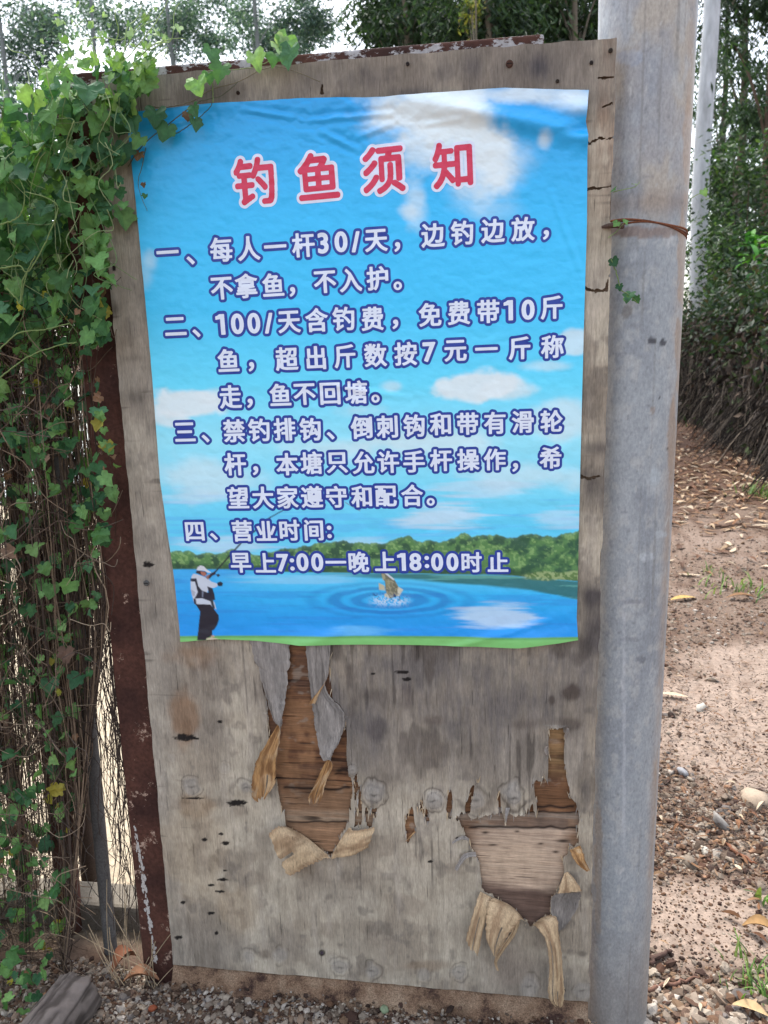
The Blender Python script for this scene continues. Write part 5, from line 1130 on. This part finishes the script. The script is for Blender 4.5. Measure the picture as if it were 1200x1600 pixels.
for k in range(900):
    y0 = rng.uniform(380, 900); x0 = rng.uniform(-170, min(145, rbound(y0) - 15)); Yd = rng.uniform(.0, .26)
    if k % 4 == 0: x0 = rng.choice([75., 95., 60., 110.]) + rng.normal(0, 16)
    m_ = rng.integers(5, 9); ln = rng.uniform(200, 900); sw_ = rng.normal(0, 9)
    pts = []
    for j in range(m_):
        f = j / (m_ - 1); yy = y0 + ln * f; xx_ = x0 + .11 * (yy - y0) * .9 + sw_ * math.sin(f * rng.uniform(2, 6)) + rng.normal(0, 5)
        pts.append((min(xx_, rbound(min(yy, 1500)) + 12), min(yy, 1560), Yd + rng.normal(0, .012)))
    P = np.array([P2W(*p) for p in pts]); P[:, 2] = np.maximum(P[:, 2], GZ + .005)
    P = smoothpath(P, 16); V, Q, T = tube(P, rng.uniform(.0005, .0014), 4, False); ds.add(V, Q, C=pal(1, DS)[0])
for k in range(1500):                                  # criss-cross tangle
    y0 = rng.uniform(430, 1580); x0 = rng.uniform(-150, 125 if y0 < 1350 else 150); Yd = rng.uniform(-.05, .2); a0 = rng.uniform(0, 6.283); pts = []
    for j in range(5):
        pts.append((x0, y0, Yd)); a0 += rng.normal(0, .7); st_ = rng.uniform(14, 45); x0 += st_ * math.cos(a0); y0 += st_ * math.sin(a0); x0 = min(x0, rbound(min(y0, 1500)) + 20); Yd += rng.normal(0, .012)
    P = np.array([P2W(*p) for p in pts]); P[:, 2] = np.maximum(P[:, 2], GZ + .005); P = smoothpath(P, 14); V, Q, T = tube(P, rng.uniform(.0005, .0012), 3, False); ds.add(V, Q, C=pal(1, DS)[0])
for k in range(60):                                   # few thin strands in the bright gap
    x0 = rng.uniform(140, 190); y0 = rng.uniform(820, 1150); pts = [(x0 + .1 * j * 70 + rng.normal(0, 9), y0 + j * rng.uniform(50, 75), .03) for j in range(6)]
    P = smoothpath(np.array([P2W(*p) for p in pts]), 18); P[:, 2] = np.maximum(P[:, 2], GZ + .005); V, Q, T = tube(P, rng.uniform(.0006, .0011), 4, False); ds.add(V, Q, C=lin([70, 60, 54]))
for k in range(24):                                   # pale grass stalks at the upright's foot
    x0, y0 = rng.uniform(175, 250), 1540 + rng.normal(0, 10); a0 = rng.normal(-.3, .45); l = rng.uniform(50, 170)
    pts = [(x0 + l * f * math.sin(a0) + 14 * f * f, y0 - l * f * math.cos(a0), -.01 + .05 * f) for f in (0, .3, .6, 1)]
    P = smoothpath(np.array([P2W(*p) for p in pts]), 12); V, Q, T = tube(P, .0009, 4, False); ds.add(V, Q, C=lin([156, 138, 112]))
ds.build('stems', M['stem'], dry)
dl = Acc()
for k in range(150):
    py = rng.uniform(480, 1560); px = rng.uniform(-150, rbound(py) - 20)
    vleaf(dl, P2W(px, py, rng.uniform(-.02, .2)), rng.uniform(.018, .036), pal(1, [(112, 88, 72), (92, 72, 60), (132, 108, 90)])[0])
dl.build('withered_leaves', M['dead_leaf'], dry)

# ------------------------------------------------------------------ trees
def leafcards(C, L, W, cols, droop=.6, rngk=None):
    n = len(C); a = rng.uniform(0, 6.283, n); dz = -droop + rng.normal(0, .45, n)
    d = np.stack([np.cos(a), np.sin(a), dz], 1); d /= np.linalg.norm(d, axis=1)[:, None]
    s = np.cross(d, rng.normal(size=(n, 3))); s /= np.linalg.norm(s, axis=1)[:, None] + 1e-9
    l = L * rng.uniform(.6, 1.3, n)[:, None]; w_ = W * rng.uniform(.7, 1.3, n)[:, None]
    nrm = np.cross(d, s)
    V = np.stack([C, C + d * l * .45 + s * w_ * .5 + nrm * l * .05, C + d * l, C + d * l * .45 - s * w_ * .5 + nrm * l * .05], 1).reshape(-1, 3)
    return V, (np.arange(n)[:, None] * 4 + np.arange(4)[None]), np.repeat(cols, 4, 0)
def tree(name, label, cat, base, h, tr, clumps, nleaf, L, W, lc, bc, group=None, sig=.35, droop=.6, lean=(0, 0), limbs=14, squash=.75, limbr=.26):
    t = thing(name, label, cat, group, tuple(base))
    base = np.asarray(base, float); A = Acc()
    zt = np.linspace(0, h, 16); k = rng.uniform(0, 6, 2)
    ctr = np.stack([lean[0] * (zt / h) ** 1.5 + .05 * np.sin(zt * .7 + k[0]), lean[1] * (zt / h) ** 1.5 + .05 * np.sin(zt * .6 + k[1]), zt], 1); ctr -= ctr[0] * [1, 1, 0]
    V, Q, T = tube(ctr, tr * (1 - .75 * zt / h), 12); A.add(V, Q, T, lin(bc) * (.75 + .5 * fbm(V[:, 0] * 8, V[:, 2] * 3, 3, 3))[:, None])
    cl = np.asarray(clumps, float) - base
    for c_ in cl[rng.permutation(len(cl))[:limbs]]:
        f = np.clip(c_[2] / h - .12 - .1 * rng.uniform(), .1, .95); s0 = np.array([np.interp(f * h, zt, ctr[:, i]) for i in range(3)])
        mid = (s0 + c_) / 2 + [0, 0, .12 * np.linalg.norm(c_ - s0)]
        P = smoothpath([s0, mid, c_], 9); V, Q, T = tube(P, tr * limbr * np.linspace(1, .25, 9), 6); A.add(V, Q, T, lin(bc))
    A.build('trunk', M['bark'], t, True)
    per = nleaf // len(cl); C = np.repeat(cl, per, 0); C = C + rng.normal(0, 1, C.shape) * sig * np.array([1, 1, squash]) * np.repeat(rng.uniform(.6, 1.4, len(cl)), per)[:, None]
    tone = np.repeat(rng.uniform(.7, 1.3, len(cl)), per)[:, None]
    V, Q, Cc = leafcards(C, L, W, np.clip(pal(len(C), lc, .2) * tone, .008, .5), droop)
    mk('crown', V, [Q], M['tree_leaf'], Cc, t)
    return t
def clumps_px(n, boxes, D, dj):
    out = []
    for k in range(n):
        b = boxes[k % len(boxes)]; out.append(at_depth(rng.uniform(b[0], b[1]), rng.uniform(b[2], b[3]), D + rng.normal(0, dj)))
    return out
EU = [(72, 98, 94), (84, 110, 102), (64, 86, 88), (96, 122, 108)]  # eucalyptus grey-green, with distance haze put into the colour as a bluish cast
def base_at(px, D):
    p = at_depth(px, 560, D); return (p[0], p[1], GZ)
lab = ['tall airy eucalyptus at the far left, its crown over the green vine', 'slim airy eucalyptus behind the pale vine tips', 'tall eucalyptus with a thin bare trunk rising behind the rusty top rail', 'broad eucalyptus whose crown ends at the bright sky gap left of the dark grove', 'low bushy tree behind the vine at the left edge, under the taller crowns']
for (px, D, boxes, nc, nl, lb) in [(60, 25, [(-90, 110, -40, 60), (0, 90, 10, 90), (-60, 60, 60, 130)], 46, 7000, lab[0]), (190, 28, [(120, 220, -50, 30), (150, 200, 20, 60)], 22, 3200, lab[1]), (305, 26, [(215, 370, -50, 60), (250, 350, 20, 85)], 34, 5200, lab[2]), (430, 24, [(360, 500, -50, 60), (400, 510, 20, 75), (350, 450, 50, 80)], 40, 6400, lab[3])]:
    tree('eucalyptus_tree', lb, 'tree', base_at(px, D), 14, .13, clumps_px(int(nc * .8), boxes, D, .9), int(nl * 1.7), .16, .048, EU, (120, 124, 122), 'eucalyptus beyond the pond', .31, .6, limbs=7, limbr=.16)
tree('bushy_tree', lab[4], 'tree', base_at(20, 18), 6.5, .12, clumps_px(26, [(-60, 60, 120, 230), (-60, 30, 230, 330)], 18, .6), 3600, .2, .08, EU, (90, 84, 76), None, .35)
DG = [(42, 64, 44), (54, 78, 50), (32, 50, 38), (66, 90, 56), (48, 70, 46)]
for (px, D, boxes, nc, nl, lb) in [(640, 13, [(570, 700, -60, 40), (580, 660, 10, 62)], 40, 9000, 'dark drooping-leaved tree above the left half of the rusty top rail'), (765, 12, [(690, 840, -60, 45), (690, 800, 10, 75)], 44, 10000, 'dark tree with a few yellow sprigs above the board'), (880, 13, [(800, 960, -60, 40), (830, 960, 10, 110)], 44, 10000, 'dark tree close to the left side of the steel pole')]:
    tree('grove_tree', lb, 'tree', base_at(px, D), 7.5, .1, clumps_px(nc, boxes, D, .5), nl, .16, .035, DG, (104, 96, 84), 'dark grove trees', .26, .9, limbs=16)
ys = tree('flowering_sapling', 'slender sapling with yellow sprigs in front of the dark grove', 'tree', base_at(735, 11), 6.4, .03, clumps_px(6, [(725, 755, -5, 12), (728, 742, 25, 40)], 11, .06), 260, .10, .035, [(150, 146, 60), (128, 136, 64), (96, 120, 60)], (96, 90, 76), None, .07, .7, limbs=5)
# right side: white trunk, dark gum trees, undergrowth
wt = base_at(1083, 17.3)
tw = thing('white_trunk_tree', 'smooth white-barked tree trunk standing right behind the steel pole', 'tree', None, wt)
zt = np.linspace(0, 9, 30); V, Q, T = tube(np.stack([.03 * np.sin(zt), .03 * np.cos(zt * .8), zt], 1), .185 * (1 - .02 * zt), 20)
mk('trunk', V, [Q, T], M['bark'], lin([186, 188, 190]) * (.85 + .3 * fbm(V[:, 0] * 6, V[:, 2] * 2, 5, 3))[:, None], tw, smooth=True)
cl = np.array(clumps_px(14, [(1060, 1130, -120, -20), (1085, 1130, 60, 170)], 16.8, .2)) - np.array(wt)
C = np.repeat(cl, 70, 0) + rng.normal(0, .3, (14 * 70, 3)); V, Q, Cc = leafcards(C, .22, .04, pal(len(C), DG), 1.1); mk('crown', V, [Q], M['tree_leaf'], Cc, tw)
for (px, D, boxes, nc, nl, lb, bc) in [(1135, 22, [(1105, 1180, -60, 120), (1110, 1170, 100, 320), (1095, 1150, 250, 480)], 40, 11000, 'dark gum tree just right of the white trunk', (112, 100, 88)), (1178, 19.5, [(1140, 1260, -60, 130), (1160, 1280, 100, 400)], 44, 12000, 'gum tree with a brown stem at the right edge of the picture', (96, 80, 68)), (1230, 21, [(1170, 1330, -60, 300), (1180, 1330, 250, 520)], 44, 10000, 'leafy gum tree partly cut by the right border', (120, 110, 100)), (1110, 26, [(1060, 1160, 150, 560), (1100, 1300, 330, 560)], 44, 10000, 'shadowy tree deep behind the white trunk', (84, 74, 66))]:
    tree('gum_tree', lb, 'tree', base_at(px, D), 12, .17, clumps_px(nc, [b_ for b_ in boxes for _ in (0, 1)] + [(px - 110, px + 110, -420, -60)] * 2, D, .6), int(nl * 1.25), .20, .046, DG, bc, 'gum trees along the path', .38, 1.1, limbs=10)  # unseen upper crown clumps added to shade the hedge and path end
bs = thing('undergrowth_shrub', 'dense leafy shrub thicket under the gum trees beside the path', 'shrub', None, base_at(1160, 15))
cl = np.array(clumps_px(60, [(1128, 1230, 230, 480), (1130, 1290, 250, 500), (1124, 1180, 380, 510)], 15, .4)) - np.array(base_at(1160, 15))
C = np.repeat(cl, 160, 0) + rng.normal(0, .28, (60 * 160, 3)); V, Q, Cc = leafcards(C, .13, .05, np.clip(pal(len(C), [(44, 68, 42), (56, 84, 48), (36, 56, 38), (74, 98, 60)]) * np.repeat(rng.uniform(.6, 1.3, 60), 160)[:, None], .01, .5), .5); mk('foliage', V, [Q], M['tree_leaf'], Cc, bs)
A = Acc()
for c_ in cl[::3]:
    P = smoothpath([[c_[0] * .6, c_[1] * .6, 0], [c_[0] * .8, c_[1] * .8, c_[2] * .6], c_], 9); V, Q, T = tube(P, .022 * np.linspace(1, .3, 9), 5); A.add(V, Q, T, lin([84, 72, 62]))
A.build('stem', M['bark'], bs)
sg = at_depth(1190, 425, 10.6)
br = thing('bright_shrub', 'glossy bright green broad-leaved plant at the right edge in front of the thicket', 'shrub', None, (sg[0] + .06, sg[1], GZ))
A = Acc(); S2 = Acc()
for k in range(190):
    px, py = rng.normal(1205, 34), rng.uniform(368, 492)
    if px < 1152 + .25 * abs(py - 415): continue
    p = at_depth(px, py, 10.6 + rng.normal(0, .15)) - np.array(br.location); V, Q = leafstrip(.26 * rng.uniform(.7, 1.2), .075, .1, .25, 7)
    Rm = np.array(Matrix.Rotation(rng.uniform(0, 6.28), 3, 'Z') @ Matrix.Rotation(rng.normal(.3, .5), 3, 'Y')); A.add(V @ Rm.T + p, Q, C=pal(1, [(64, 118, 48), (84, 138, 58), (50, 96, 46)])[0])
for k in range(6):
    P = smoothpath([[rng.normal(0, .03), 0, 0], [rng.normal(0, .08), rng.normal(0, .05), 1.3], [rng.normal(0, .14), rng.normal(0, .1), 2.4]], 12); V, Q, T = tube(P, .012, 6); S2.add(V, Q, T, lin([90, 90, 64]))
A.build('foliage', M['leaf'], br, True); S2.build('stem', M['bark'], br)
# old fence under dead creepers, running from the near right to the far left
fl_ = np.array([P2G(1055, 652), P2G(1100, 662), P2G(1135, 676), P2G(1160, 700), P2G(1205, 722), P2G(1260, 760), P2G(1330, 800)])
of = thing('overgrown_fence', 'low fence buried under grey-brown dead creepers at the end of the path', 'fence', None, tuple(fl_[2]))
o0 = fl_[2]
def along(f): return np.array([np.interp(f, np.linspace(0, 1, len(fl_)), fl_[:, i]) for i in range(3)])
A = Acc(); B = Acc()
TH_ = [(64, 58, 52), (48, 43, 40), (86, 78, 69), (36, 33, 31), (56, 51, 47), (112, 102, 90)]
for k in range(3600):
    f = rng.uniform(); p = along(f) + np.array([rng.normal(0, .08), rng.normal(.15, .15), 0]); hh = 1.30 + .22 * math.sin(f * 9) + rng.normal(0, .10)
    z1 = hh * rng.uniform(.5, 1.05); z0 = max(0., z1 - rng.uniform(.4, 1.6)); t = np.linspace(0, 1, 6); lx = rng.normal(0, .3 if k % 3 == 0 else .12); ly = rng.normal(0, .12)
    P = p - o0 + np.stack([lx * t + .05 * np.sin(t * 5 + k), ly * t - .1 * np.sin(t * 3), z1 + (z0 - z1) * t], 1); V, Q, T = tube(P, rng.uniform(.002, .0075), 3, False); A.add(V, Q, C=pal(1, TH_)[0])
for k in range(8000):
    f = rng.uniform(); p = along(f) + np.array([rng.normal(0, .1), rng.normal(.22, .14), 0]); B.add(*[x for x in leafcards((p - o0 + [0, 0, rng.uniform(0, 1.75)])[None], .13, .06, pal(1, [(74, 64, 56), (58, 50, 44), (92, 78, 66), (50, 44, 40)]), .8)][:2], C=pal(1, [(74, 64, 56), (58, 50, 44), (92, 78, 66), (48, 42, 38), (64, 74, 46)])[0])
A.build('dead_creepers', M['stem'], of); B.build('dead_leaves', M['dead_leaf'], of)
A = Acc()
for f in np.linspace(0.02, .98, 8):
    p = along(f) - o0 + [0, .3, 0]; V, Q, T = tube([p, p + [0, 0, .9], p + [.02, 0, 1.7]], .04, 8); A.add(V, Q, T, lin([96, 82, 70]))
A.build('post', M['bark'], of)
B = Acc()
cc_ = np.array([along(f) - o0 + [0, .35, rng.uniform(1.2, 2.1)] for f in rng.uniform(0, 1, 46)]); C = np.repeat(cc_, 90, 0) + rng.normal(0, .2, (46 * 90, 3)); V, Q, Cc = leafcards(C, .11, .045, pal(len(C), [(42, 62, 40), (50, 70, 44), (60, 58, 48), (36, 54, 36), (32, 48, 36)]), .6); B.add(V, Q, C=Cc)
B.build('creeper_leaves', M['tree_leaf'], of)
